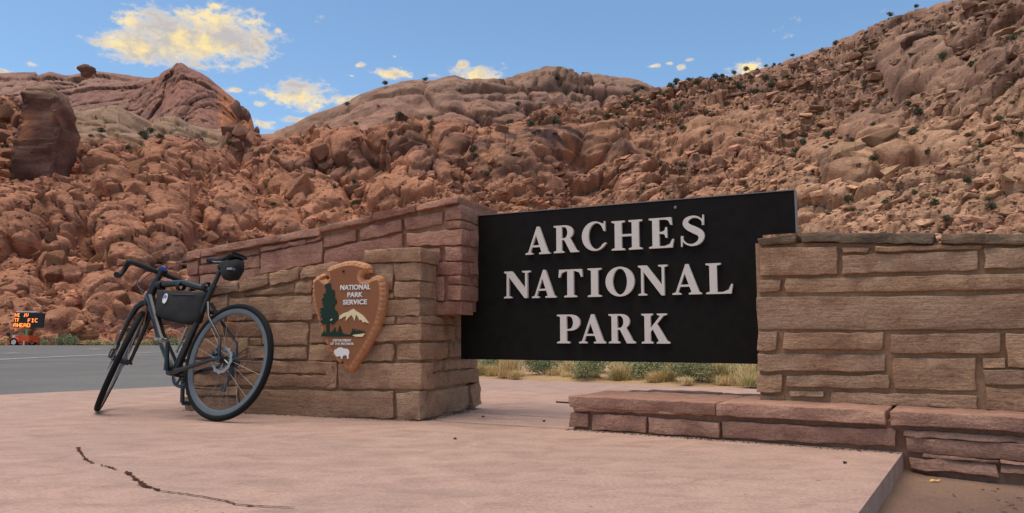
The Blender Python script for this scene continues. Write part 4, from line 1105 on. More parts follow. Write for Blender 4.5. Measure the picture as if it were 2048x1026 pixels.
BIG = [(135, 335, 60, 36), (320, 312, 70, 62), (395, 330, 34, 30), (270, 360, 66, 54), (330, 372, 60, 70), (255, 470, 52, 60), (205, 585, 52, 50), (170, 555, 34, 46), (765, 385, 46, 52), (620, 400, 80, 56), (560, 330, 40, 50), (520, 320, 46, 60),
       (210, 330, 46, 60), (85, 590, 60, 46), (130, 510, 56, 38), (300, 600, 70, 44), (240, 660, 66, 36), (70, 480, 60, 40), (330, 520, 60, 40), (400, 420, 46, 56), (455, 400, 56, 70), (650, 330, 50, 40), (700, 305, 60, 34), (860, 375, 56, 40), (830, 330, 70, 30),
       (300, 440, 40, 50), (345, 410, 34, 60), (270, 410, 50, 40), (180, 420, 60, 40), (110, 420, 60, 36), (560, 420, 56, 40), (500, 450, 46, 36), (700, 410, 50, 30), (60, 655, 50, 34), (170, 640, 60, 36), (25, 560, 40, 40), (290, 530, 44, 40), (330, 640, 50, 36), (130, 615, 50, 34),
       (1110, 195, 44, 56), (1085, 170, 46, 50), (1050, 205, 50, 40), (1690, 335, 74, 44), (1640, 300, 60, 30), (1735, 240, 56, 24), (1760, 300, 70, 26), (1715, 205, 60, 26), (1840, 290, 60, 22), (1700, 385, 50, 26), (1770, 375, 34, 34), (1660, 225, 44, 24), (1810, 235, 54, 20), (1880, 200, 60, 24), (1740, 150, 60, 28), (1830, 90, 60, 40), (1960, 120, 50, 26), (1330, 400, 44, 18), (1250, 360, 56, 22), (1400, 380, 50, 18), (1290, 325, 50, 18), (1180, 330, 46, 18), (1000, 330, 50, 24), (960, 360, 46, 22)]
rs = np.random.default_rng(3)
rr_ = random.Random(5)
ROCKS = [(x, y, w * .8, h_ * .8) for x, y, w, h_ in BIG[::3]]
gate2 = gate.reshape(NR, NC); smooth2 = smooth.reshape(NR, NC); strata2 = strata.reshape(NR, NC); outc2 = outc.reshape(NR, NC); cliff2 = cliffband.reshape(NR, NC)
def cell(px, py):
    i = int(np.clip(np.searchsorted(cols_x, px), 0, NC - 1))
    return int(np.clip(round((YB - py) / (YB - Yc[i]) * (NR - 1)), 0, NR - 1)), i
while len(ROCKS) < 20000:
    x = rs.uniform(-40, 2100); i_ = min(NC - 1, int(np.searchsorted(cols_x, x)))
    y = Yc[i_] + 6 + (688 - Yc[i_] - 6) * rs.random() ** (.9 if x < 380 else 1.35)
    j_, i_ = cell(x, y)
    if smooth2[j_, i_] > .25 and rs.random() > .02: continue
    if gate2[j_, i_] > .7 and rs.random() > .5: continue
    if outc2[j_, i_] > .4 and rs.random() > (.08 if strata2[j_, i_] > .5 else .22): continue
    if cliff2[j_, i_] > .4 and rs.random() > .12: continue
    st = strata2[j_, i_]; g = gate2[j_, i_]
    w = min(31, 4.2 * (1 - rs.random()) ** (-.58)) * (1 + .3 * g * (1 - st)) * (.55 + .45 * min(1, (y - Yc[i_]) / 45))
    if st > .5: w *= 1.0; h_ = w * rs.uniform(.26, .48)
    else: w *= .78; h_ = w * rs.uniform(.5, 1.0)
    ROCKS.append((x, y, w, h_))
order = sorted(range(len(ROCKS)), key=lambda q: -ROCKS[q][2] * ROCKS[q][3])
out_v, out_f, cs, nb = [], [], [], 0
for rank, q in enumerate(order):
    x, y, w, h_ = ROCKS[q]
    j_, i_ = cell(x, y + h_ * .3)
    p = V2h[j_, i_]; r = math.hypot(p[0], p[1]); sc_ = r / F * .5
    st = strata2[j_, i_] > .5
    dark = rs.random() < .10
    cc_ = np.clip(C2[j_, i_] * (.72 + .80 * rs.random() ** 1.3) * np.array([1, rs.uniform(.95, 1.05), rs.uniform(.92, 1.06)]) * (.62 if dark else 1), 0, 1)
    a = rs.uniform(0, 6.28)
    dip = mnoise.noise(Vector((p[0] / 34, p[1] / 50, p[2] / 28))); yaw_ = mnoise.noise(Vector((p[0] / 40 + 9, p[1] / 40, p[2] / 40)))
    rx_, ry_ = (.15 + rs.normal() * .09, -.15 + .35 * dip + rs.normal() * .08) if st else (.18 + rs.normal() * .2, -.25 + 1.0 * dip + rs.normal() * .22)
    M = Matrix.Rotation(ry_, 3, 'Y') @ Matrix.Rotation(rx_, 3, 'X') @ Matrix.Rotation(1.4 * yaw_ + rs.normal() * .22, 3, 'Z')
    S = np.array([w * sc_ * 1.05, w * sc_ * rs.uniform(.8, 1.2), h_ * sc_ * 1.25])
    loc = np.array(p) + np.array([0, .05 * w * sc_, .02 * h_ * sc_])
    if rank < 280:
        o = bpy.data.objects.new('boulder', RK[q % 14]); link(o, hill)
        o.matrix_world = Matrix.Translation(loc.tolist()) @ M.to_4x4() @ Matrix.Diagonal((*S.tolist(), 1))
        o.color = (*cc_.tolist(), 1)
    else:
        v, f = HV[q % 36]
        v = (v * S) @ np.array(M).T + loc
        out_v.append(v); out_f.append(f + nb); nb += len(v); cs.append(np.repeat(cc_[None], len(v), 0))
V_ = np.concatenate(out_v); F_ = np.concatenate(out_f); cs = np.concatenate(cs)
me = bpy.data.meshes.new('scree'); me.from_pydata(V_.tolist(), [], F_.tolist())
at_ = me.color_attributes.new('Col', 'FLOAT_COLOR', 'POINT'); at_.data.foreach_set('color', np.concatenate([cs, np.ones((len(cs), 1))], 1).astype(np.float32).ravel())
me.materials.append(M_ROCK)
tag(link(bpy.data.objects.new('scree', me), hill), kind='stuff')
# ---- the standing rock fin at the left
def fin():
    out = [(50, 345), (44, 300), (48, 250), (50, 215), (49, 180), (62, 166), (75, 161), (100, 170), (112, 180), (121, 200), (128, 222), (131, 260), (128, 320), (118, 330), (95, 352)]
    p0, r0 = hill_at(90, 345); r0 -= 12
    b = MB()
    nzz, nxx = 60, 72; pxs = []
    ys = np.linspace(385, 161, nzz)
    lx = np.interp(ys[::-1], [161, 170, 180, 215, 250, 300, 345, 360], [74, 58, 49, 50, 48, 43, 40, 38])[::-1]
    rx = np.interp(ys[::-1], [161, 170, 180, 200, 222, 260, 320, 360], [84, 100, 112, 121, 128, 131, 127, 122])[::-1]
    vs, fs = [], []
    for j in range(nzz):
        for i in range(nxx):
            a = 2 * math.pi * i / nxx
            ex = math.copysign(abs(math.cos(a)) ** .18, math.cos(a)); ey = math.copysign(abs(math.sin(a)) ** .18, math.sin(a))
            mx = (lx[j] + rx[j]) / 2; hx = (rx[j] - lx[j]) / 2
            q = place(np.array(mx + hx * ex), np.array(ys[j]), np.array(float(r0)))
            v = Vector(q) + Vector((0, ey * hx * .8 * r0 / F - (j / nzz) * -2.0, 0))
            v += Vector((mnoise.noise(v * .35) * .5, mnoise.fractal(v * .3, .8, 2, 5) * 1.3, mnoise.noise(v * .3 + Vector((9, 0, 0))) * .4))
            vs.append(v); pxs.append((mx + hx * ex, ys[j]))
    for j in range(nzz - 1):
        for i in range(nxx): fs.append((j * nxx + i, j * nxx + (i + 1) % nxx, (j + 1) * nxx + (i + 1) % nxx, (j + 1) * nxx + i))
    fs.append(tuple((nzz - 1) * nxx + i for i in range(nxx)))
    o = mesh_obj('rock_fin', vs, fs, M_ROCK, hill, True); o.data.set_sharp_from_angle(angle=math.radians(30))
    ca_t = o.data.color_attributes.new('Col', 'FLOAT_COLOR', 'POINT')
    cv = []
    for j in range(nzz):
        for i in range(nxx):
            nv = mnoise.fractal(vs[j * nxx + i] * .22, 1, 2, 4)
            q = pxs[j * nxx + i]
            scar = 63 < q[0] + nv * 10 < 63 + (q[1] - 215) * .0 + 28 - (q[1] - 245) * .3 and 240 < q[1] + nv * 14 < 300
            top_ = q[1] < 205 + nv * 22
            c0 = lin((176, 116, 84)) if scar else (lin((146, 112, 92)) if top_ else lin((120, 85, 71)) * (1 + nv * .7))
            cv += [float(c0[0]), float(c0[1]), float(c0[2]), 1.0]
    ca_t.data.foreach_set('color', cv)
    o['label'] = 'tall dark upright rock fin with an orange scar on the left slope'
def fin_mat():
    m, t, b = nt('fin_rock', .95, 0, .1)
    tcn = t.nodes.new('ShaderNodeTexCoord'); v = tcn.outputs['Object']
    n1 = noise_n(t, v, .17, 5, .55, (1, 1, .7), .6); n2 = noise_n(t, v, 1.2, 8, .7)
    c = ramp(t, n1, [(.36, srgb(84, 62, 55)), (.50, srgb(98, 72, 62)), (.60, srgb(106, 76, 64)), (.655, srgb(160, 108, 80))])
    c = mixc(t, .7, c, ramp(t, n2, [(.3, (.7, .7, .7)), (.7, (1.25, 1.25, 1.25))]), 'MULTIPLY')
    t.links.new(c, b.inputs['Base Color']); bump(t, b, n2, .9, .4)
    return m
M_FIN = fin_mat()
fin()
# balanced rock on the far ridge and the knob at the butte's foot
def knob_mesh(seed):
    v, f = ico_dirs(3); me = bpy.data.meshes.new('boulder')
    me.from_pydata([tuple(p * (1 + .28 * mnoise.fractal(p * 1.4 + Vector((seed, 0, 0)), .8, 2, 4))) for p in v], [], f); me.polygons.foreach_set('use_smooth', [True] * len(f)); me.materials.append(M_BLD); return me
KNOB = [knob_mesh(i * 3.7) for i in range(4)]
def far_knob(px, py, wpx, hpx, r, me, name):
    o = bpy.data.objects.new(name, me); link(o, ridge)
    s = r / F; o.color = (.21, .115, .085, 1); o.location = Vector(place(np.array(float(px)), np.array(float(py)), np.array(float(r)))); o.scale = (wpx * s / 2, wpx * s / 2, hpx * s / 2 / .75)
    o.rotation_euler = (0, 0, random.uniform(0, 6))
for (x, y, w, h_) in ((174, 139, 28, 12), (172, 147, 18, 10), (494, 232, 14, 14), (484, 226, 16, 20), (472, 226, 22, 34), (514, 262, 10, 12)):
    far_knob(x, y, w, h_, 470 if x < 300 else 452, KNOB[x % 4], 'boulder')

# ------------------------------------------------------------------ vegetation
def clump(seed, n, rad, hgt, leaf, up=.3, shell=.55, stems=6, dome=True):
    """leaf cards spread through a rounded volume plus a few stems"""
    rnd = random.Random(seed); vs, fs = [], []
    lobes = [(Vector((rnd.uniform(-.55, .55) * rad, rnd.uniform(-.55, .55) * rad, hgt * rnd.uniform(.35, .7))), rnd.uniform(.35, .6)) for _ in range(6)]
    for i in range(n):
        c, k = rnd.choice(lobes)
        d = Vector((rnd.gauss(0, 1), rnd.gauss(0, 1), rnd.gauss(0, 1))).normalized() * (shell + (1 - shell) * rnd.random())
        p = c + Vector((d.x * rad * k * 1.1, d.y * rad * k * 1.1, d.z * hgt * k * .9))
        if p.z < .02 * hgt: p.z = .02 * hgt + rnd.random() * .1 * hgt
        a = (Vector((rnd.gauss(0, 1), rnd.gauss(0, 1), rnd.gauss(0, .6))) + d * .6 + Vector((0, 0, up))).normalized()
        b_ = a.cross(Vector((rnd.gauss(0, 1), rnd.gauss(0, 1), rnd.gauss(0, 1)))).normalized()
        l = leaf * rnd.uniform(.6, 1.4); w = l * rnd.uniform(.25, .45)
        q = len(vs); vs += [p - b_ * w * .3, p + a * l * .5 - b_ * w, p + a * l, p + a * l * .5 + b_ * w]; fs.append((q, q + 1, q + 2, q + 3))
    return vs, fs
def stems_mesh(seed, n, rad, hgt, thick):
    rnd = random.Random(seed); b = MB()
    for _ in range(n):
        e = Vector((rnd.uniform(-.6, .6) * rad, rnd.uniform(-.6, .6) * rad, hgt * rnd.uniform(.45, .75)))
        b.tube([(e.x * .05, e.y * .05, -.1 * hgt), e * .5 + Vector((0, 0, .05 * hgt)), e], [thick, thick * .7, thick * .3], 5)
    return b
def me_from(name, vs, fs, mat):
    me = bpy.data.meshes.new(name); me.from_pydata([tuple(v) for v in vs], [], fs); me.materials.append(mat); return me
def plant_protos(kind, count, n, leaf, mat, stem_t, nst=5):
    out = []
    for i in range(count):
        v, f = clump(hash(kind) % 1000 + i if False else len(kind) * 37 + i, n, 1.0, 1.0, leaf)
        s = stems_mesh(i + 50, nst, 1.0, 1.0, stem_t)
        out.append((me_from('foliage', v, f, mat), me_from('stem', s.v, s.f, M_TWIG)))
    return out
def put_plant(name, protos, i, loc, rad, hgt, label, cat, group):
    fo, st = protos[i % len(protos)]
    e = empty(name, loc, random.uniform(0, 6.28)); e.scale = (rad, rad, hgt)
    for nm, me in (('foliage', fo), ('stem', st)):
        o = bpy.data.objects.new(nm, me); link(o, e)
    return tag(e, label, cat, group)
JUN = plant_protos('juniper', 5, 420, .24, M_JUN, .05)
HS = [(1115, 160), (1165, 160), (1335, 180), (1350, 172), (1375, 168), (1400, 165), (1440, 158), (1465, 152), (1490, 146), (1512, 146), (1530, 140), (1547, 138), (1556, 130), (1583, 118), (1600, 118), (1777, 32), (1826, 18), (1640, 103), (1668, 92),
      (1278, 188), (1315, 198), (1350, 190), (1405, 178), (1430, 183), (1445, 168), (1385, 185), (1282, 238), (1318, 215), (1245, 220), (1262, 226), (1305, 230), (1172, 234), (1035, 220), (1037, 278), (1022, 262), (1290, 333), (1320, 350), (1388, 358), (1430, 358), (1100, 392), (1420, 310), (1365, 300), (1160, 410), (1185, 260), (1205, 265), (1240, 240), (1530, 165), (1500, 170), (1570, 160),
      (1300, 205), (1340, 205), (1365, 215), (1395, 200), (1420, 205), (1460, 180), (1475, 195), (1505, 190), (1540, 185), (1262, 205), (1225, 255), (1190, 280), (1350, 240), (1380, 255), (1410, 240), (1450, 225), (1490, 235), (1100, 270), (1060, 290), (596, 275), (605, 283), (630, 280), (695, 283), (735, 285), (742, 283), (862, 282), (905, 275), (1020, 265), (710, 245), (692, 208), (770, 170), (850, 158), (758, 340), (940, 352), (947, 360), (970, 380), (680, 405), (708, 408), (715, 385), (871, 310), (810, 300),
      (205, 268), (255, 302), (290, 288), (330, 315), (300, 300), (185, 315), (150, 315), (20, 325), (310, 285),
      (1822, 155), (1812, 188), (1835, 215), (1820, 260), (1822, 325), (1700, 290), (1795, 265), (1770, 395), (1820, 405), (1690, 425), (1860, 425), (1885, 445), (1950, 320), (1955, 312), (2030, 290), (2035, 85), (2020, 90), (1935, 160), (1900, 60), (1960, 12), (1995, 70), (1600, 275), (1560, 270), (1850, 310), (1975, 415), (1650, 260), (2010, 190), (1760, 420), (1740, 350), (1990, 250), (1880, 120), (1925, 385), (1645, 430), (1600, 245), (1590, 300), (1700, 440), (1990, 100)]
def jun_label(x, top):
    if top: w_ = 'skyline above the right wall' if x > 1600 else ('skyline notch above the right end of the sign' if x > 1320 else 'domed skyline above the left wall and sign')
    else: w_ = 'left slope behind the bicycle' if x < 372 else ('slope above the left wall' if x < 960 else ('slope above the black sign' if x < 1600 else 'steep slope above the right wall'))
    return 'small dark green juniper shrub on the ' + w_, 'shrub', 'junipers on the ' + w_
for i, (x, y) in enumerate(HS):
    p, r = hill_at(x, y + 3); top = y - np.interp(x, cols_x, Yc) < 12
    s = r / F * (random.uniform(3.5, 7) if top else random.uniform(5.5, 11))
    put_plant('juniper_shrub', JUN, i, p - Vector((0, .9, -.35)), s, s * random.uniform(.8, 1.35), *jun_label(x, top))
for i in range(110):
    x = rr_.uniform(0, 2045) if i % 3 else rr_.uniform(1200, 1660); i_ = min(NC - 1, int(np.searchsorted(cols_x, x))); bot = 665 if x < 372 else 450
    y = rr_.uniform(Yc[i_] + 15, bot)
    if 560 < x < 1250 and y < 265: continue
    p, r = hill_at(x, y); s = r / F * rr_.uniform(3.5, 8)
    put_plant('juniper_shrub', JUN, i, p - Vector((0, .9, -.35)), s, s * rr_.uniform(.7, 1.1), *jun_label(x, False))

# roadside bushes beyond the road
SAGE = plant_protos('sagebush', 4, 700, .16, M_SAGE, .02, 8)
RAB = plant_protos('rabbitbrush', 4, 700, .15, M_RABB, .02, 8)
DKB = plant_protos('darkbush__', 3, 700, .16, M_JUN, .02, 8)
def far_spot(px, Y):
    a = (px - CX) / F; y = Y; x = a / CP * y * 1.0
    return Vector((x, y, -.095 + gz(y)))
RSV = [(88, 76, 20, 15, 'd'), (115, 77, 24, 18, 'd'), (60, 78, 20, 13, 's'), (150, 76, 18, 14, 'd'), (165, 77, 16, 12, 'd'), (132, 68, 16, 15, 'r'), (148, 67, 12, 18, 's'), (158, 66.5, 10, 14, 'r'), (100, 66, 9, 10, 's'), (186, 67, 14, 9, 'o'), (205, 68, 18, 9, 'o'), (225, 66, 14, 8, 'o'), (250, 68, 20, 9, 's'), (280, 67, 16, 9, 'o'), (300, 66, 16, 10, 'o'), (322, 68, 18, 12, 'r'), (345, 67, 20, 14, 'd'), (18, 66, 14, 10, 'o'), (30, 70, 16, 12, 's'), (200, 78, 18, 10, 's'), (240, 79, 16, 12, 'r'), (270, 80, 18, 12, 's'), (310, 79, 20, 12, 'd'), (360, 66, 16, 12, 's'), (400, 68, 22, 14, 's'), (440, 66, 20, 12, 'o')]
OLV = plant_protos('olive', 3, 500, .18, M_OLIVE, .015, 8)
for i, (px, Y, wpx, hpx, k) in enumerate(RSV):
    pr = {'d': DKB, 's': SAGE, 'r': RAB, 'o': OLV}[k]
    nm, lb = {'d': ('dark_bush', 'dark green bush at the foot of the red hill beyond the road'), 's': ('sagebrush', 'grey green sagebrush along the far edge of the road'), 'r': ('rabbitbrush', 'bright green upright bush along the far edge of the road'), 'o': ('olive_grass_tuft', 'low yellow green grass tuft along the far edge of the road')}[k]
    put_plant(nm, pr, i, far_spot(px, Y), wpx * Y / F, hpx * Y / F * 1.25, lb, 'bush' if k != 'o' else 'grass clump', 'roadside ' + nm)

# grasses and shrubs seen under the sign
def tuft_mesh(seed, n, mat):
    rnd = random.Random(seed); vs, fs = [], []
    for i in range(n):
        a = rnd.uniform(0, 6.28); lean = abs(rnd.gauss(0, .42)); b0 = Vector((rnd.gauss(0, .16), rnd.gauss(0, .16), -.02))
        L = rnd.uniform(.5, 1.05); d = Vector((math.cos(a) * math.sin(lean), math.sin(a) * math.sin(lean), math.cos(lean)))
        p1 = b0 + d * L * .55; p2 = b0 + d * L + Vector((math.cos(a), math.sin(a), -.5)) * L * .14 * rnd.random()
        s = Vector((-math.sin(a + rnd.uniform(-1, 1)), math.cos(a), 0)) * .007
        q = len(vs); vs += [b0 - s, b0 + s, p1 + s * .8, p1 - s * .8, p2]; fs += [(q, q + 1, q + 2, q + 3), (q + 3, q + 2, q + 4)]
    return me_from('blades', vs, fs, mat)
TUF = [tuft_mesh(i, 420, M_STRAW) for i in range(4)]; TUFO = [tuft_mesh(10 + i, 380, M_OLIVE) for i in range(3)]
NSG = plant_protos('nearsage_', 4, 2600, .075, M_SAGE, .014, 12); NRB = plant_protos('nearrabbit', 3, 2600, .07, M_RABB, .014, 12)
bk_dir = Vector((-sfd.y, sfd.x, 0)); bk_dir = bk_dir if bk_dir.y > 0 else -bk_dir
def near_spot(px, back):
    # on the line parallel to the slab's far edge, 'back' metres behind it, at image column px
    o = SF1 + bk_dir * back; d = ray(px, 740); h = Vector((d.x, d.y, 0))
    t = (o.x * sfd.y - o.y * sfd.x) / (h.x * sfd.y - h.y * sfd.x)
    p = h * t; return Vector((p.x, p.y, .02))
NV = [(1020, .30, .28, .30, 't', 'thick straw coloured bunch grass at the left end of the gap under the sign'), (1088, .55, .26, .24, 'r', 'green leafy shrub just right of the straw bunch grass under the sign'), (985, 1.4, .24, .2, 'r', 'green shrub at far left of the gap under the sign'),
      (1240, .45, .24, .2, 'p', 'dry grass clump with grey stems below the middle of the sign'), (1290, .7, .30, .26, 's', 'pale grey green shrub under the middle of the sign'), (1375, .35, .30, .26, 's', 'grey green sagebrush under the right half of the sign'), (1440, .45, .28, .26, 'o', 'olive grass tuft under the right half of the sign'), (1495, .35, .24, .26, 't', 'straw bunch grass beside the right wall under the sign'), (1340, 1.0, .26, .26, 't', 'dry straw grass behind the sagebrush under the sign'), (1330, 2.0, .3, .3, 's', 'sage shrub farther back behind the sign gap'),
      (1180, 1.6, .34, .30, 's', 'broad sage shrub back from the slab below the sign letters'), (1135, 1.1, .26, .2, 't', 'low straw tuft between the green shrub and the sage'), (1500, 1.2, .34, .34, 'r', 'green shrub behind the straw grass by the right wall')]
def put_tuft(i, loc, rad, hgt, protos, label, group=None):
    e = empty('grass_tuft', loc, random.uniform(0, 6.28)); e.scale = (rad, rad, hgt)
    link(bpy.data.objects.new('blades', protos[i % len(protos)]), e)
    return tag(e, label, 'grass clump', group)
for i, (px, bk_, rad, hg, k, lb) in enumerate(NV):
    L = near_spot(px, bk_)
    if k in 'tpo': put_tuft(i, L, rad * 1.4, hg * 1.15, TUFO if k == 'o' else TUF, lb)
    else: put_plant('desert_shrub', NRB if k == 'r' else NSG, i, L, rad, hg * 1.05, lb, 'shrub', None)
rv = random.Random(12)
for i in range(60):
    px = rv.uniform(940, 1560); L = near_spot(px, rv.uniform(.12, 5) if i > 18 else rv.uniform(.08, .5))
    s = rv.uniform(.10, .22)
    if i % 3 == 2 and i > 18: put_plant('desert_shrub', NSG, i, L, s * 1.5, s * 1.5, 'small grey green shrub among the dry grass behind the sign', 'shrub', 'shrubs behind the sign')
    else: put_tuft(i, L, s * 1.5, s * (.75 if i <= 18 else 1.2), TUFO if i % 5 == 0 else TUF, 'small dry grass tuft in the verge behind the sign', 'tufts behind the sign')

# ------------------------------------------------------------------ bicycle
R = .345; RT = .018
hta = math.radians(71.5); AX = Vector((-math.cos(hta), 0, math.sin(hta))); PF = Vector((math.sin(hta), 0, math.cos(hta)))
FH = Vector((1.02, 0, R)); QS = FH - PF * .05
BX, BY, BHEAD, BLEAN, BST = -1.69, 4.41, math.radians(152.3), math.radians(12.0), math.radians(-38)
SM = Matrix.Rotation(BST, 3, AX)
def steer(p): return QS + SM @ (Vector(p) - QS)
bike = empty('bicycle', (BX, BY, .002)); bike.rotation_euler = (BLEAN, 0, BHEAD)
tag(bike, 'black gravel bicycle with frame bag and saddle bag leaning on the left wall', 'bicycle')
M_CARB = plain('bike_frame_black', (.012, .0112, .0105, 1), .28, 0, .5, .2, 8)
M_RUB = plain('tyre_rubber', (.010, .0098, .0095, 1), .85, 0, .2, .2, 60, .5)
M_RIM = plain('rim_carbon', (.10, .105, .11, 1), .45, 0, .5, .1, 20)
M_STEEL = plain('bike_steel', (.30, .28, .26, 1), .45, .6, .5, .15, 60)
M_DSTEEL = plain('dark_metal', (.05, .05, .055, 1), .45, .5, .5, .2, 60)
M_TAPE = plain('bar_tape', (.019, .018, .017, 1), .75, 0, .3, .25, 120, .5)
M_BAG = plain('bag_fabric', (.024, .022, .020, 1), .75, 0, .2, .3, 14, .4)
M_BLUE = plain('blue_computer', srgb(40, 70, 150), .4, 0, .5, .1, 30)
M_PURP = plain('sticker_purple', srgb(120, 104, 170), .5, 0, .4, .1, 30)
def bt(name, parts, mat, parent=bike, tf=None, smooth=True, sharp=40):
    b = MB()
    for p in parts: getattr(b, p[0])(*p[1:])
    return b.build(name, mat, parent, smooth, tf, sharp)
Y = Vector((0, 1, 0))
RH = Vector((0, 0, R)); BB = Vector((.432, 0, .272))
ST_T = Vector((.262, 0, .80)); SP_T = Vector((.213, 0, .945))     # seat cluster, saddle clamp
HT_B, HT_T = QS + AX * .415, QS + AX * .565
fr_parts = [('tube', [HT_B - AX * .012, HT_B + AX * .05, HT_T - AX * .03, HT_T + AX * .005], [.026, .030, .027, .023], 16),
            ('tube', [HT_B + AX * .035 + Vector((-.005, 0, 0)), HT_B.lerp(BB, .5), BB + Vector((.01, 0, .02))], [.030, .029, .034], 16),
            ('tube', [HT_T - AX * .035, HT_T.lerp(ST_T, .5) + Vector((0, 0, .004)), ST_T + Vector((0, 0, -.02))], [.024, .021, .018], 14),
            ('tube', [BB, BB.lerp(ST_T, .5), ST_T, ST_T + (ST_T - BB) * .03], [.026, .019, .018, .018], 14),
            ('tube', [BB - Y * .045, BB + Y * .045], .027, 18)]
for s in (1, -1):
    dp = RH + Y * (.066 * s)
    fr_parts += [('tube', [BB + Vector((-.01, .030 * s, -.004)), BB + Vector((-.10, .052 * s, .006)), dp + Vector((.06, 0, -.004)), dp], [.017, .014, .011, .012], 12),
                 ('tube', [ST_T + Vector((-.004, .012 * s, -.10)), ST_T + Vector((-.075, .046 * s, -.20)), dp + Vector((.03, -.002 * s, .12)), dp], [.011, .009, .008, .011], 10),
                 ('tube', [dp - Y * .008 * s, dp + Y * .010 * s], .017, 14)]
fr_parts += [('tube', [ST_T + Vector((-.050, -.040, -.165)), ST_T + Vector((-.050, .040, -.165))], .009, 10)]
bt('frame', fr_parts, M_CARB)
# fork and cockpit
CR = QS + AX * .40
fk = [('tube', [CR + AX * .03, CR - AX * .01], .027, 14)]
for s in (1, -1):
    fk.append(('tube', [CR + Y * .018 * s, CR + Y * .045 * s - AX * .045, CR + Y * .054 * s - AX * .14, FH + Y * .056 * s + AX * .06 - PF * .012, FH + Y * .056 * s], [.022, .019, .016, .011, .012], 12))
bt('fork', fk, M_CARB, tf=steer)
bt('thru_axle', [('tube', [FH - Y * .075, FH + Y * .075], .008, 10), ('tube', [FH + Y * .075, FH + Y * .078 + Vector((.01, 0, .05))], .005, 8)], M_DSTEEL, tf=steer)
STM = QS + AX * .615; BC = STM + Vector((.085, 0, .022))
bt('stem', [('tube', [HT_T, QS + AX * .635], .018, 14), ('tube', [STM, STM.lerp(BC, .6), BC], [.018, .016, .019], 14)], M_CARB, tf=steer)
bar = [BC + Y * t for t in (-.15, -.08, 0, .08, .15)]
def drop(s):
    b0 = BC
    return [b0 + Vector((0, .15 * s, 0)), b0 + Vector((.0, .192 * s, 0)), b0 + Vector((.016, .21 * s, -.001)), b0 + Vector((.045, .213 * s, -.004)), b0 + Vector((.072, .215 * s, -.016)), b0 + Vector((.082, .218 * s, -.045)), b0 + Vector((.068, .222 * s, -.078)), b0 + Vector((.035, .226 * s, -.106)), b0 + Vector((-.015, .232 * s, -.120)), b0 + Vector((-.055, .235 * s, -.124))]
bt('handlebar', [('tube', drop(-1)[::-1] + bar[1:-1] + drop(1), .0165, 12)], M_TAPE, tf=steer)
for s in (1, -1):
    hb = BC + Vector((.055, .214 * s, -.006))
    bt('brake_hood', [('tube', [hb, hb + Vector((.045, .002 * s, .010)), hb + Vector((.080, .003 * s, .030)), hb + Vector((.088, .003 * s, .058))], [.018, .019, .018, .011], 12), ('tube', [hb + Vector((.078, .003 * s, .020)), hb + Vector((.088, .006 * s, -.03)), hb + Vector((.066, .008 * s, -.085))], [.008, .007, .006], 8)], M_TAPE, tf=steer)
bt('bike_computer', [('box', (BC.x - .03, -.025, BC.z + .018), (BC.x + .035, .025, BC.z + .036))], M_BLUE, tf=steer, smooth=False)
bt('bar_mount', [('tube', [BC + Vector((0, -.02, .01)), BC + Vector((.01, -.02, .03))], .012, 10)], M_TAPE, tf=steer)
for k in range(2):
    a = steer(BC + Vector((.0, .05 + .03 * k, -.012))); e = HT_B + Vector((.015, .03, .04 + .02 * k)); m = (a + e) / 2 + Vector((.085 + .02 * k, .05, -.02))
    pts = [a * (1 - t) ** 2 + m * 2 * t * (1 - t) + e * t * t for t in [i / 14 for i in range(15)]]
    bt('cable', [('tube', pts, .0028, 6)], M_DSTEEL)
# wheels
def wheel(c, tf, rear):
    w = empty('wheel', (0, 0, 0), 0, bike)
    bt('tyre', [('ring', c, Y, R - RT, RT, 72, 12)], M_RUB, w, tf)
    prof = [(R - .033, -.009), (R - .031, -.0115), (R - .048, -.0115), (R - .061, -.006), (R - .064, 0), (R - .061, .006), (R - .048, .0115), (R - .031, .0115), (R - .033, .009)]
    bt('rim', [('disc', c, Y, prof, 72)], M_RIM, w, tf)
    hub = [('tube', [c - Y * .055, c - Y * .03, c + Y * .03, c + Y * .055], [.016, .020, .020, .016], 16)]
    for s in (1, -1): hub.append(('disc', c + Y * .032 * s, Y, [(0.001, -.003), (.030, -.003), (.030, .003), (.001, .003)], 20))
    bt('hub', hub, M_DSTEEL, w, tf)
    sp = []
    for i in range(24):
        a = 2 * math.pi * i / 24; s = 1 if i % 2 else -1; h = a + (.5 if (i // 2) % 2 else -.5)
        sp.append(('tube', [c + Vector((math.cos(h) * .028, .032 * s, math.sin(h) * .028)), c + Vector((math.cos(a) * (R - .062), .002 * s, math.sin(a) * (R - .062)))], .0010, 5))
    bt('spokes', sp, M_STEEL, w, tf)
    rot = []
    seg = 48
    vs, fs = [], []
    for i in range(seg):
        a = 2 * math.pi * i / seg
        for (r_, dy) in ((.060, 0), (.077 + (.005 if i % 4 < 2 else 0), 0), (.077 + (.005 if i % 4 < 2 else 0), -.002), (.060, -.002)):
            vs.append(c + Vector((math.cos(a) * r_, .046 + dy, math.sin(a) * r_)))
    for i in range(seg):
        j = (i + 1) % seg
        for k in range(4): fs.append((4 * i + k, 4 * i + (k + 1) % 4, 4 * j + (k + 1) % 4, 4 * j + k))
    b = MB(); b.add(vs, fs)
    for i in range(6):
        a = 2 * math.pi * i / 6
        b.tube([c + Vector((math.cos(a) * .022, .045, math.sin(a) * .022)), c + Vector((math.cos(a + .35) * .058, .045, math.sin(a + .35) * .058))], .004, 6)
    b.build('brake_rotor', M_STEEL, w, False, tf)
    return w
ident = lambda p: p
wr = wheel(RH, ident, True); wf = wheel(FH, steer, False)
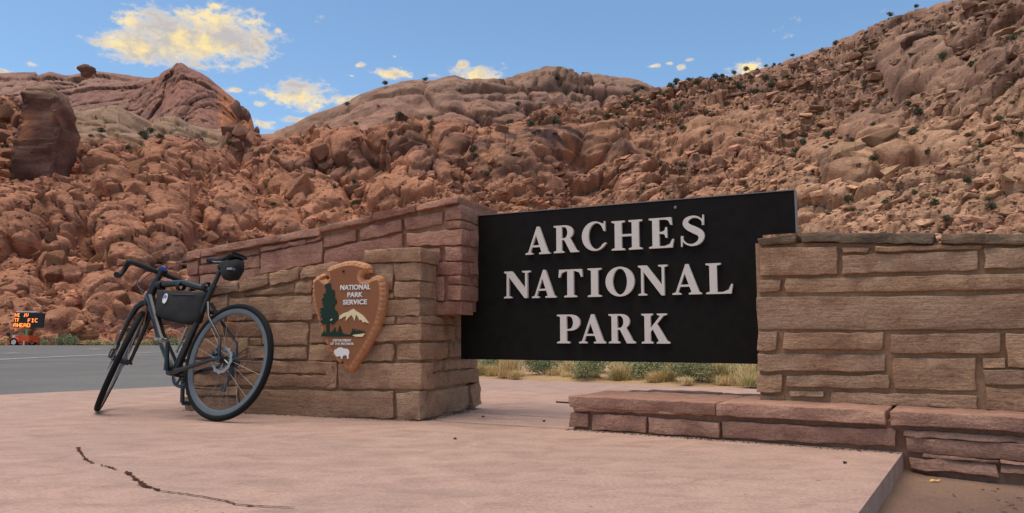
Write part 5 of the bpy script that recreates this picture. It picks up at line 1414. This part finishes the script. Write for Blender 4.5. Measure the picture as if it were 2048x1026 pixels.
bt('brake_caliper', [('tube', [RH + Vector((.03, .052, .07)), RH + Vector((.075, .052, .03))], .016, 10), ('tube', [RH + Vector((.03, .058, .03)), RH + Vector((.06, .058, .055))], .014, 8)], M_DSTEEL)
bt('brake_caliper', [('tube', [FH + Vector((-.03, .055, .09)), FH + Vector((-.055, .055, .04))], .016, 10)], M_DSTEEL, tf=steer)
# drivetrain on the right side (y < 0)
cas = []
for i in range(9): cas.append(('disc', RH - Y * (.030 + .0038 * i), Y, [(.02, -.0008), (.058 - .0045 * i, -.0008), (.058 - .0045 * i, .0008), (.02, .0008)], 28))
bt('cassette', cas, M_DSTEEL)
ringp = [('disc', BB - Y * .052, Y, [(.068, -.0015), (.086, -.0015), (.086, .0015), (.068, .0015), (.068, -.0015)], 44)]
for i in range(5):
    a = 2 * math.pi * i / 5; ringp.append(('tube', [BB + Vector((0, -.055, 0)), BB + Vector((math.cos(a) * .072, -.052, math.sin(a) * .072))], .007, 8))
bt('chainring', ringp, M_DSTEEL)
ca_ = math.radians(84)
cd_ = Vector((math.cos(ca_), 0, math.sin(ca_)))
for s in (1, -1):
    dirn = cd_ if s > 0 else -cd_
    e = BB + dirn * .1725 + Y * .085 * s
    bt('crank_arm', [('tube', [BB + Y * .062 * s, BB + dirn * .06 + Y * .070 * s, e], [.017, .013, .013], 12)], M_CARB)
    pb = [('tube', [e, e + Y * .075 * s], .008, 10), ('box', (e.x - .032, min(e.y + .02 * s, e.y + .07 * s), e.z - .007), (e.x + .032, max(e.y + .02 * s, e.y + .07 * s), e.z + .007)), ('tube', [e + Vector((-.03, .03 * s, .007)), e + Vector((.03, .03 * s, .007))], .007, 8), ('tube', [e + Vector((-.03, .03 * s, -.007)), e + Vector((.03, .03 * s, -.007))], .007, 8)]
    bt('pedal', pb, M_DSTEEL if s < 0 else M_STEEL)
dj = RH + Vector((-.008, -.055, -.03)); j1 = RH + Vector((.012, -.055, -.085)); j2 = RH + Vector((.052, -.055, -.150))
bt('derailleur', [('tube', [dj + Vector((0, 0, .02)), dj, j1], [.010, .013, .012], 10), ('tube', [j1, j2], .006, 8), ('disc', j1, Y, [(.003, -.004), (.019, -.004), (.019, .004), (.003, .004)], 18), ('disc', j2, Y, [(.003, -.004), (.022, -.004), (.022, .004), (.003, .004)], 18)], M_DSTEEL)
lp = [dj + Vector((0, 0, .0)), dj + Vector((-.07, .0, .0)), dj + Vector((-.105, .0, .06)), dj + Vector((-.085, .01, .12)), RH + Vector((-.0, -.06, .05))]
bt('cable', [('tube', [lp[0].lerp(lp[1], t) for t in (0, .5)] + lp[1:], .0026, 6)], M_DSTEEL)
ch = [BB + Vector((0, -.052, .086)), RH + Vector((0, -.045, .045)), RH + Vector((-.04, -.045, 0)), j1 + Vector((.02, 0, 0)), j2 + Vector((-.02, 0, -.01)), BB + Vector((0, -.052, -.086)), BB + Vector((.086, -.052, 0))]
bt('chain', [('tube', ch, .004, 6, None, True)], M_DSTEEL)
# seat
bt('seatpost', [('tube', [ST_T - (SP_T - ST_T) * .1, SP_T], .0136, 14), ('tube', [SP_T - Y * .02, SP_T + Y * .02], .016, 10)], M_CARB)
bt('seat_clamp', [('tube', [ST_T + (SP_T - ST_T) * .01, ST_T + (SP_T - ST_T) * .12], .021, 16)], M_DSTEEL)
def saddle():
    vs, fs = [], []
    n, m = 18, 14
    for i in range(n):
        t = i / (n - 1); x = SP_T.x + .14 - .27 * t
        hw = .018 + .052 * (max(0, t - .28) / .72) ** 1.3 if t > .28 else .018
        if t > .93: hw *= .9
        zc = SP_T.z + .040 + .010 * (t ** 2) - .012 * math.sin(math.pi * t)
        for k in range(m):
            a = math.pi * 2 * k / m
            cy, sz = math.cos(a), math.sin(a)
            zz = zc + (sz * .012 if sz > 0 else sz * (.030 * (1 - .3 * t) if abs(cy) > .5 else .012))
            vs.append(Vector((x, cy * hw, zz)))
    for i in range(n - 1):
        for k in range(m): fs.append((i * m + k, i * m + (k + 1) % m, (i + 1) * m + (k + 1) % m, (i + 1) * m + k))
    fs += [tuple(range(m)), tuple((n - 1) * m + k for k in range(m))[::-1]]
    b = MB(); b.add(vs, fs); return b.build('saddle', M_TAPE, bike, True)
saddle()
for s in (1, -1): bt('saddle_rail', [('tube', [SP_T + Vector((.12, .006 * s, .03)), SP_T + Vector((.05, .020 * s, .012)), SP_T + Vector((-.04, .022 * s, .012)), SP_T + Vector((-.10, .030 * s, .035))], .0035, 8)], M_STEEL)
def soft_box(name, outline, hw, mat, parent, bulge=.35, seed=0, layers=8):
    """sewn bag: side outline in x,z, half width hw, bulging sides"""
    out = resample(outline, .03); cx_ = sum(p[0] for p in out) / len(out); cz_ = sum(p[1] for p in out) / len(out)
    vs, fs = [], []; n = len(out)
    for k in range(layers + 1):
        q = -1 + 2 * k / layers; sc = (1 - abs(q) ** 4 * bulge * .45)
        for (x, z) in out:
            p = Vector((cx_ + (x - cx_) * sc, hw * q, cz_ + (z - cz_) * sc))
            p += Vector((0, 0, 1)) * mnoise.noise(p * 18 + Vector((seed, 0, 0))) * .004
            vs.append(p)
    for k in range(layers):
        for i in range(n): fs.append((k * n + i, k * n + (i + 1) % n, (k + 1) * n + (i + 1) % n, (k + 1) * n + i))
    for k, rev in ((0, False), (layers, True)):
        # dished cap: rings towards the middle with folds
        prev = [k * n + i for i in range(n)]
        for rg in (.7, .4, .12):
            cur = []
            for i in range(n):
                b0 = vs[k * n + i]; p = Vector((cx_ + (b0.x - cx_) * rg, b0.y, cz_ + (b0.z - cz_) * rg))
                p.y += (hw * .22 * (1 - rg) + mnoise.noise(p * 14 + Vector((seed + 3, 0, 0))) * .010) * (1 if rev else -1)
                vs.append(p); cur.append(len(vs) - 1)
            for i in range(n):
                f = (prev[i], prev[(i + 1) % n], cur[(i + 1) % n], cur[i]); fs.append(f if rev else f[::-1])
            prev = cur
        fs.append(tuple(prev) if rev else tuple(prev[::-1]))
    b = MB(); b.add(vs, fs); return b.build(name, mat, parent, True)
tt0, tt1 = HT_T - AX * .035, ST_T
lpt = lambda t, dz: (tt0.x * (1 - t) + tt1.x * t, tt0.z * (1 - t) + tt1.z * t + dz)
dtp = lambda t: HT_B.lerp(BB, t)
bag = soft_box('frame_bag', [lpt(.09, -.034), lpt(.94, -.032), lpt(.92, -.225), lpt(.72, -.245), lpt(.32, -.225), (dtp(.26).x - .022, dtp(.26).z + .02)], .032, M_BAG, bike, .35, 2)
stc = Vector((lpt(.34, -.095)[0], .041, lpt(.34, -.095)[1]))
b = MB(); b.disc(stc, Y, [(0, .0035), (.029, .0035), (.030, 0)], 28); b.v = [Vector((stc.x + (v.x - stc.x) * .72, v.y, stc.z + (v.z - stc.z) * 1.1)) for v in b.v]; b.build('sticker', M_WHT, bag)
b = MB(); b.prism([[(stc.x - .016, stc.z + .004), (stc.x - .004, stc.z - .003), (stc.x + .004, stc.z + .006), (stc.x + .018, stc.z - .008), (stc.x + .016, stc.z + .018), (stc.x, stc.z + .026), (stc.x - .015, stc.z + .016)]], lambda x, z, d: Vector((x, d, z)), stc.y + .0036, stc.y + .0042); b.f = [f[::-1] for f in b.f]; b.build('sticker_print', M_PURP, bag)
bt('zip', [('tube', [Vector((lpt(.42, -.062)[0], .037, lpt(.42, -.062)[1])), Vector((lpt(.80, -.062)[0], .037, lpt(.80, -.062)[1]))], .0028, 6)], M_DSTEEL, bag)
for t in (.12, .46, .9):
    x, z = lpt(t, 0); bt('strap', [('ring', Vector((x, 0, z)), (tt1 - tt0), .027, .006, 20, 6, 3.0)], M_TAPE, bag)
sb = soft_box('saddle_bag', [(SP_T.x - .015, SP_T.z + .012), (SP_T.x - .145, SP_T.z + .020), (SP_T.x - .160, SP_T.z - .035), (SP_T.x - .125, SP_T.z - .100), (SP_T.x - .06, SP_T.z - .105), (SP_T.x - .022, SP_T.z - .06)], .045, M_BAG, bike, .5, 9)
bt('reflective_tab', [('box', (SP_T.x - .150, .030, SP_T.z - .055), (SP_T.x - .105, .056, SP_T.z - .042))], M_STEEL, sb, smooth=False)
bt('strap', [('tube', [SP_T + Vector((0, .03, -.02)), SP_T + Vector((.022, 0, -.03)), SP_T + Vector((0, -.03, -.02))], .012, 8)], M_TAPE, sb)
bt('frame_pump', [('tube', [BB.lerp(ST_T, .22) + Vector((.038, .022, 0)), BB.lerp(ST_T, .52) + Vector((.040, .022, 0))], .008, 10)], M_STEEL)

# ------------------------------------------------------------------ message trailer
TY = 64.0
tz = -.095 + gz(TY)
TS = TY / F / CP
def tpt(px): return (px - CX) * TS
trl = empty('message_trailer', (tpt(55), TY, tz + .02)); tag(trl, 'orange roadside trailer with amber electronic message board beyond the road', 'trailer')
M_ORG = plain('trailer_orange', srgb(206, 82, 40), .55, 0, .4, .12, 4)
M_BRD = plain('board_black', (.016, .020, .022, 1), .6, 0, .3, .2, 3)
M_TWHT = plain('trailer_white', srgb(214, 208, 200), .6, 0, .3, .06, 4)
m_, t_, b_ = nt('amber_lamps', .5)
b_.inputs['Base Color'].default_value = srgb(230, 110, 40); b_.inputs['Emission Color'].default_value = (1.0, .22, .035, 1); b_.inputs['Emission Strength'].default_value = 1.5
M_AMB = m_
k = TS
def tb(name, x0, x1, y0, y1, d0, d1, mat, parent=trl, bev=True):
    """box from photo columns x0..x1 and rows y0..y1 (690 = ground), depth in metres"""
    b = MB(); b.box(((x0 - 55) * k, d0, (690 - y1) * k), ((x1 - 55) * k, d1, (690 - y0) * k)); return b.build(name, mat, parent)
def wz_(x, y): return ((x - 55) * k, (690 - y) * k)
b = MB(); b.prism([[wz_(37, 654), wz_(95, 654.5), wz_(97, 625.5), wz_(40, 624)]], lambda x, z, d: Vector((x, -d, z)), -.10, .10); brd = b.build('message_board', M_BRD, trl)
tb('board_light_bar', 42, 83, 621.6, 623.8, -.12, .12, M_TWHT)
tb('mast', 62, 65.5, 652, 672, -.06, .06, plain('mast_green', srgb(120, 150, 90), .6))
b = MB(); b.prism([[wz_(25, 682), wz_(43, 679.5), wz_(58, 679), wz_(60, 671), wz_(77, 669.5), wz_(77, 681), wz_(64, 683), wz_(60, 685), wz_(26, 684)]], lambda x, z, d: Vector((x, -d, z)), -.75, .55); b.build('chassis', M_ORG, trl)
tb('drawbar', 76, 88, 680, 682.5, -.05, .05, M_ORG)
def twheel(px, y0):
    w = empty('wheel', ((px - 55) * k, y0, 7.6 * k), 0, trl)
    b = MB(); b.disc((0, 0, 0), Y, [(.001, -.09), (4.6 * k, -.09), (7.4 * k, -.10), (7.8 * k, -.06), (7.8 * k, .06), (7.4 * k, .10), (.001, .1)], 28); b.build('tyre', M_RUB, w, True, None, 40)
    b = MB(); b.disc((0, -.1, 0), -Y, [(.001, .02), (1.2 * k, .03), (1.4 * k, .0), (3.6 * k, .006), (4.6 * k, .016), (4.8 * k, 0)], 24); b.build('rim', M_TWHT, w, True, None, 40)
    b = MB()
    for i in range(5):
        a = 2 * math.pi * i / 5; b.disc((math.cos(a) * 2.5 * k, -.107, math.sin(a) * 2.5 * k), -Y, [(.001, .006), (.55 * k, .005), (.55 * k, 0)], 10)
    b.build('rim_hole', M_RUB, w)
twheel(51, -.70); twheel(68, .55)
b = MB(); pts = [wz_(51 + 9.5 * math.cos(math.radians(a)), 682.4 - 9 * math.sin(math.radians(a))) for a in range(0, 181, 15)]; inn_ = [wz_(51 + 8.2 * math.cos(math.radians(a)), 682.4 - 7.8 * math.sin(math.radians(a))) for a in range(180, -1, -15)]
b.prism([pts + inn_], lambda x, z, d: Vector((x, -d, z)), .55, .84); b.build('fender', M_ORG, trl)
tb('battery_box', 40, 45.5, 669, 676, -.3, .2, M_TWHT); tb('control_box', 47, 54, 670.5, 675, -.25, .2, M_ORG)
b = MB(); b.disc(((29 - 55) * k, -.1, (690 - 667.5) * k), Y, [(.001, -.05), (3.8 * k, -.04), (3.8 * k, .04), (.001, .05)], 18); b.build('radar_head', M_BRD, trl, True, None, 40)
tb('radar_post', 29.6, 31, 670, 680, -.03, .03, M_BRD)
tb('jack_stand', 23.5, 24.4, 682, 690.5, -.03, .03, M_TWHT); tb('jack_stand', 70, 71.5, 680, 691, -.80, -.74, M_TWHT); tb('rear_post', 75.8, 77.2, 669, 684, -.6, -.54, M_ORG)
PIX = {'H': ['10001'] * 3 + ['11111'] + ['10001'] * 3, 'E': ['11111', '10000', '10000', '11110', '10000', '10000', '11111'], 'V': ['10001'] * 5 + ['01010', '00100'], 'T': ['11111'] + ['00100'] * 6, 'F': ['11111', '10000', '10000', '11110', '10000', '10000', '10000'], 'I': ['111', '010', '010', '010', '010', '010', '111'], 'C': ['01111', '10000', '10000', '10000', '10000', '10000', '01111'], 'A': ['01110', '10001', '10001', '11111', '10001', '10001', '10001'], 'D': ['11110'] + ['10001'] * 5 + ['11110'], 'h': ['1111'] + ['1000', '1000', '1110', '1000', '1000'] + ['1111'], 'l': ['01', '01', '01', '01', '01', '11', '11'], 'f': ['111', '100', '100', '110', '100', '100', '100']}
def glyph(ch, x, y, w, h):
    g = PIX[ch]; b = MB(); nc = len(g[0])
    for r_, row in enumerate(g):
        c0 = 0
        while c0 < nc:
            if row[c0] == '1':
                c1 = c0
                while c1 < nc and row[c1] == '1': c1 += 1
                x0 = x + w * c0 / nc; x1 = x + w * c1 / nc; y0 = y + h * r_ / 7; y1 = y + h * (r_ + 1.0) / 7
                b.box(((x0 - 55) * k, -.112, (690 - y1) * k), ((x1 - 55) * k, -.104, (690 - y0) * k)); c0 = c1
            else: c0 += 1
    return b.build('lit_letter', M_AMB, brd)
for (ch, x, y, w, h) in (('H', 39.6, 626, 4.6, 6.8), ('h', 45.6, 626, 3.2, 6.8), ('l', 57.5, 626.3, 1.8, 6.6), ('V', 61, 625.8, 5, 7), ('T', 39.3, 635.5, 4.2, 7.2), ('f', 45, 635.5, 3.2, 7.2), ('F', 65.8, 636.5, 4.8, 7), ('I', 73.2, 636.5, 4, 7.2), ('C', 79.5, 636.3, 5.2, 7.2), ('A', 38, 645.2, 5.6, 7.6), ('H', 45, 645.4, 5.4, 7.6), ('E', 51.6, 645.6, 5, 7.6), ('A', 58, 645.8, 5.6, 7.4), ('D', 65.2, 645.8, 5.6, 7.4)):
    glyph(ch, x, y, w, h)

# white marker post by the far edge of the road
pp = far_spot(250, 63)
post = tag(empty('marker_post', pp), 'slim white roadside marker post with dark bands beyond the road', 'post')
s_ = 63 / F
b = MB(); b.box((-1.6 * s_, -.05, 0), (1.6 * s_, .05, 32 * s_)); b.build('post', M_TWHT, post)
for q in (24, 27.5):
    b = MB(); b.box((-1.66 * s_, -.056, q * s_), (1.66 * s_, .056, (q + 1.6) * s_)); b.build('band', M_BRD, post)

# ------------------------------------------------------------------ small things near the camera
rod0, rod1 = on_z(1093, 800.5, .13), None
b = MB(); pz = BW.P(-.02 + .005, .10, .125); pe = BW.P(-.135, .10, .127)
b.tube([pz + BW.u * .06, pe], .0045, 8)
tag(b.build('metal_rod', plain('rusty_rod', srgb(72, 50, 42), .8, .3, .3, .3, 60)), 'thin rusty metal rod sticking out of the left end of the ledge', 'rod')
# gravel in the dirt at lower right
def gravel():
    rs = random.Random(4); vs, fs = [], []
    tv, tf_ = ico_dirs(1)
    for i in range(1500):
        px, py = rs.uniform(1700, 2300), rs.uniform(925, 1120)
        p = on_z(px, py, -.095)
        if (p - P2).cross(ed).z * ((P2 + Vector((1, 0, 0)) - P2).cross(ed).z) < .02: continue
        if (p - BW.o).dot(BW.w) > -.01: continue
        s = .0025 + .009 * rs.random() ** 4
        a = len(vs); q = Vector((rs.uniform(.7, 1.4), rs.uniform(.7, 1.4), rs.uniform(.4, .8)))
        vs += [p + Vector((v.x * q.x, v.y * q.y, v.z * q.z)) * s * rs.uniform(.9, 1.1) for v in tv]; fs += [tuple(j + a for j in f) for f in tf_]
    o = mesh_obj('gravel', vs, fs, boulder_mat('gravel_mat', [(0, srgb(150, 120, 100)), (.5, srgb(172, 140, 118)), (1, srgb(120, 96, 84))], srgb(140, 115, 100)))
    tag(o, 'loose reddish gravel and grit on the dirt at lower right', 'gravel', kind='stuff')
gravel()
def grit():
    rs_ = random.Random(8); vs, fs = [], []
    tv, tf_ = ico_dirs(1)
    lines = [(BW.o, BW.u, -BW.w, 1.55, .0), (LW.o - LW.u * 1.74, LW.u, -LW.w, 1.76, 0), (LW.o, LW.w, LW.u, .62, 0)]
    for (o_, d_, n_, L_, _) in lines:
        for i in range(int(330 * L_)):
            p = o_ + d_ * rs_.uniform(0, L_) + n_ * (.012 + abs(rs_.gauss(0, .022)))
            s_ = .0016 + .0035 * rs_.random() ** 3; a_ = len(vs)
            vs += [p + Vector((v.x * rs_.uniform(.9, 1.2), v.y, v.z * .7)) * s_ + Vector((0, 0, s_ * .4)) for v in tv]; fs += [tuple(j + a_ for j in f) for f in tf_]
    o = mesh_obj('grit', vs, fs, MATS['gravel_mat'])
    tag(o, 'fine sandy grit gathered along the foot of the stone walls', 'grit', kind='stuff')
grit()
# mounded dirt surface right of the slab
def dirt_patch():
    n = 70; vs, fs = [], []
    o = P2 + ed * 1.7
    for j in range(n):
        for i in range(n):
            p = P2 + ed * (2.6 * j / (n - 1) - .05) + BW.u * (3.4 * i / (n - 1) - .02)
            z = -.094 + .012 * mnoise.fractal(Vector((p.x * 5, p.y * 5, 0)), 1, 2, 5) + .022 * math.exp(-(3.4 * i / (n - 1)) / .10)
            vs.append((p.x, p.y, z))
    for j in range(n - 1):
        for i in range(n - 1): fs.append((j * n + i, j * n + i + 1, (j + 1) * n + i + 1, (j + 1) * n + i))
    tag(mesh_obj('dirt_patch', vs, fs, M_DIRT, None, True), kind='structure')
dirt_patch()
lp_ = on_z(1870, 963, -.083)
b = MB(); b.add([lp_ + Vector(v) for v in ((-.022, 0, 0), (-.008, -.010, .006), (.010, -.006, .003), (.024, .002, .008), (.010, .010, .004), (-.010, .008, .009))], [(0, 1, 5), (1, 2, 4, 5), (2, 3, 4)])
tag(b.build('fallen_leaf', plain('yellow_leaf', srgb(226, 168, 84), .7)), 'small yellow fallen leaf on the dirt at lower right', 'leaf')
for i, (px, py) in enumerate(((966, 833), (1088, 842), (910, 877), (1690, 925))):
    p = on_z(px, py, .004); o = bpy.data.objects.new('pebble', RK[i]); link(o); o.color = (.20, .14, .12, 1); o.location = p; o.scale = (.009, .007, .006)
    tag(o, ['dark pebble on the slab beside the left wall end', 'dark pebble on the grey slab left of the ledge', 'tiny pebble on the slab in front of the left wall', 'dark pebble on the slab in front of the right ledge'][i], 'pebble')
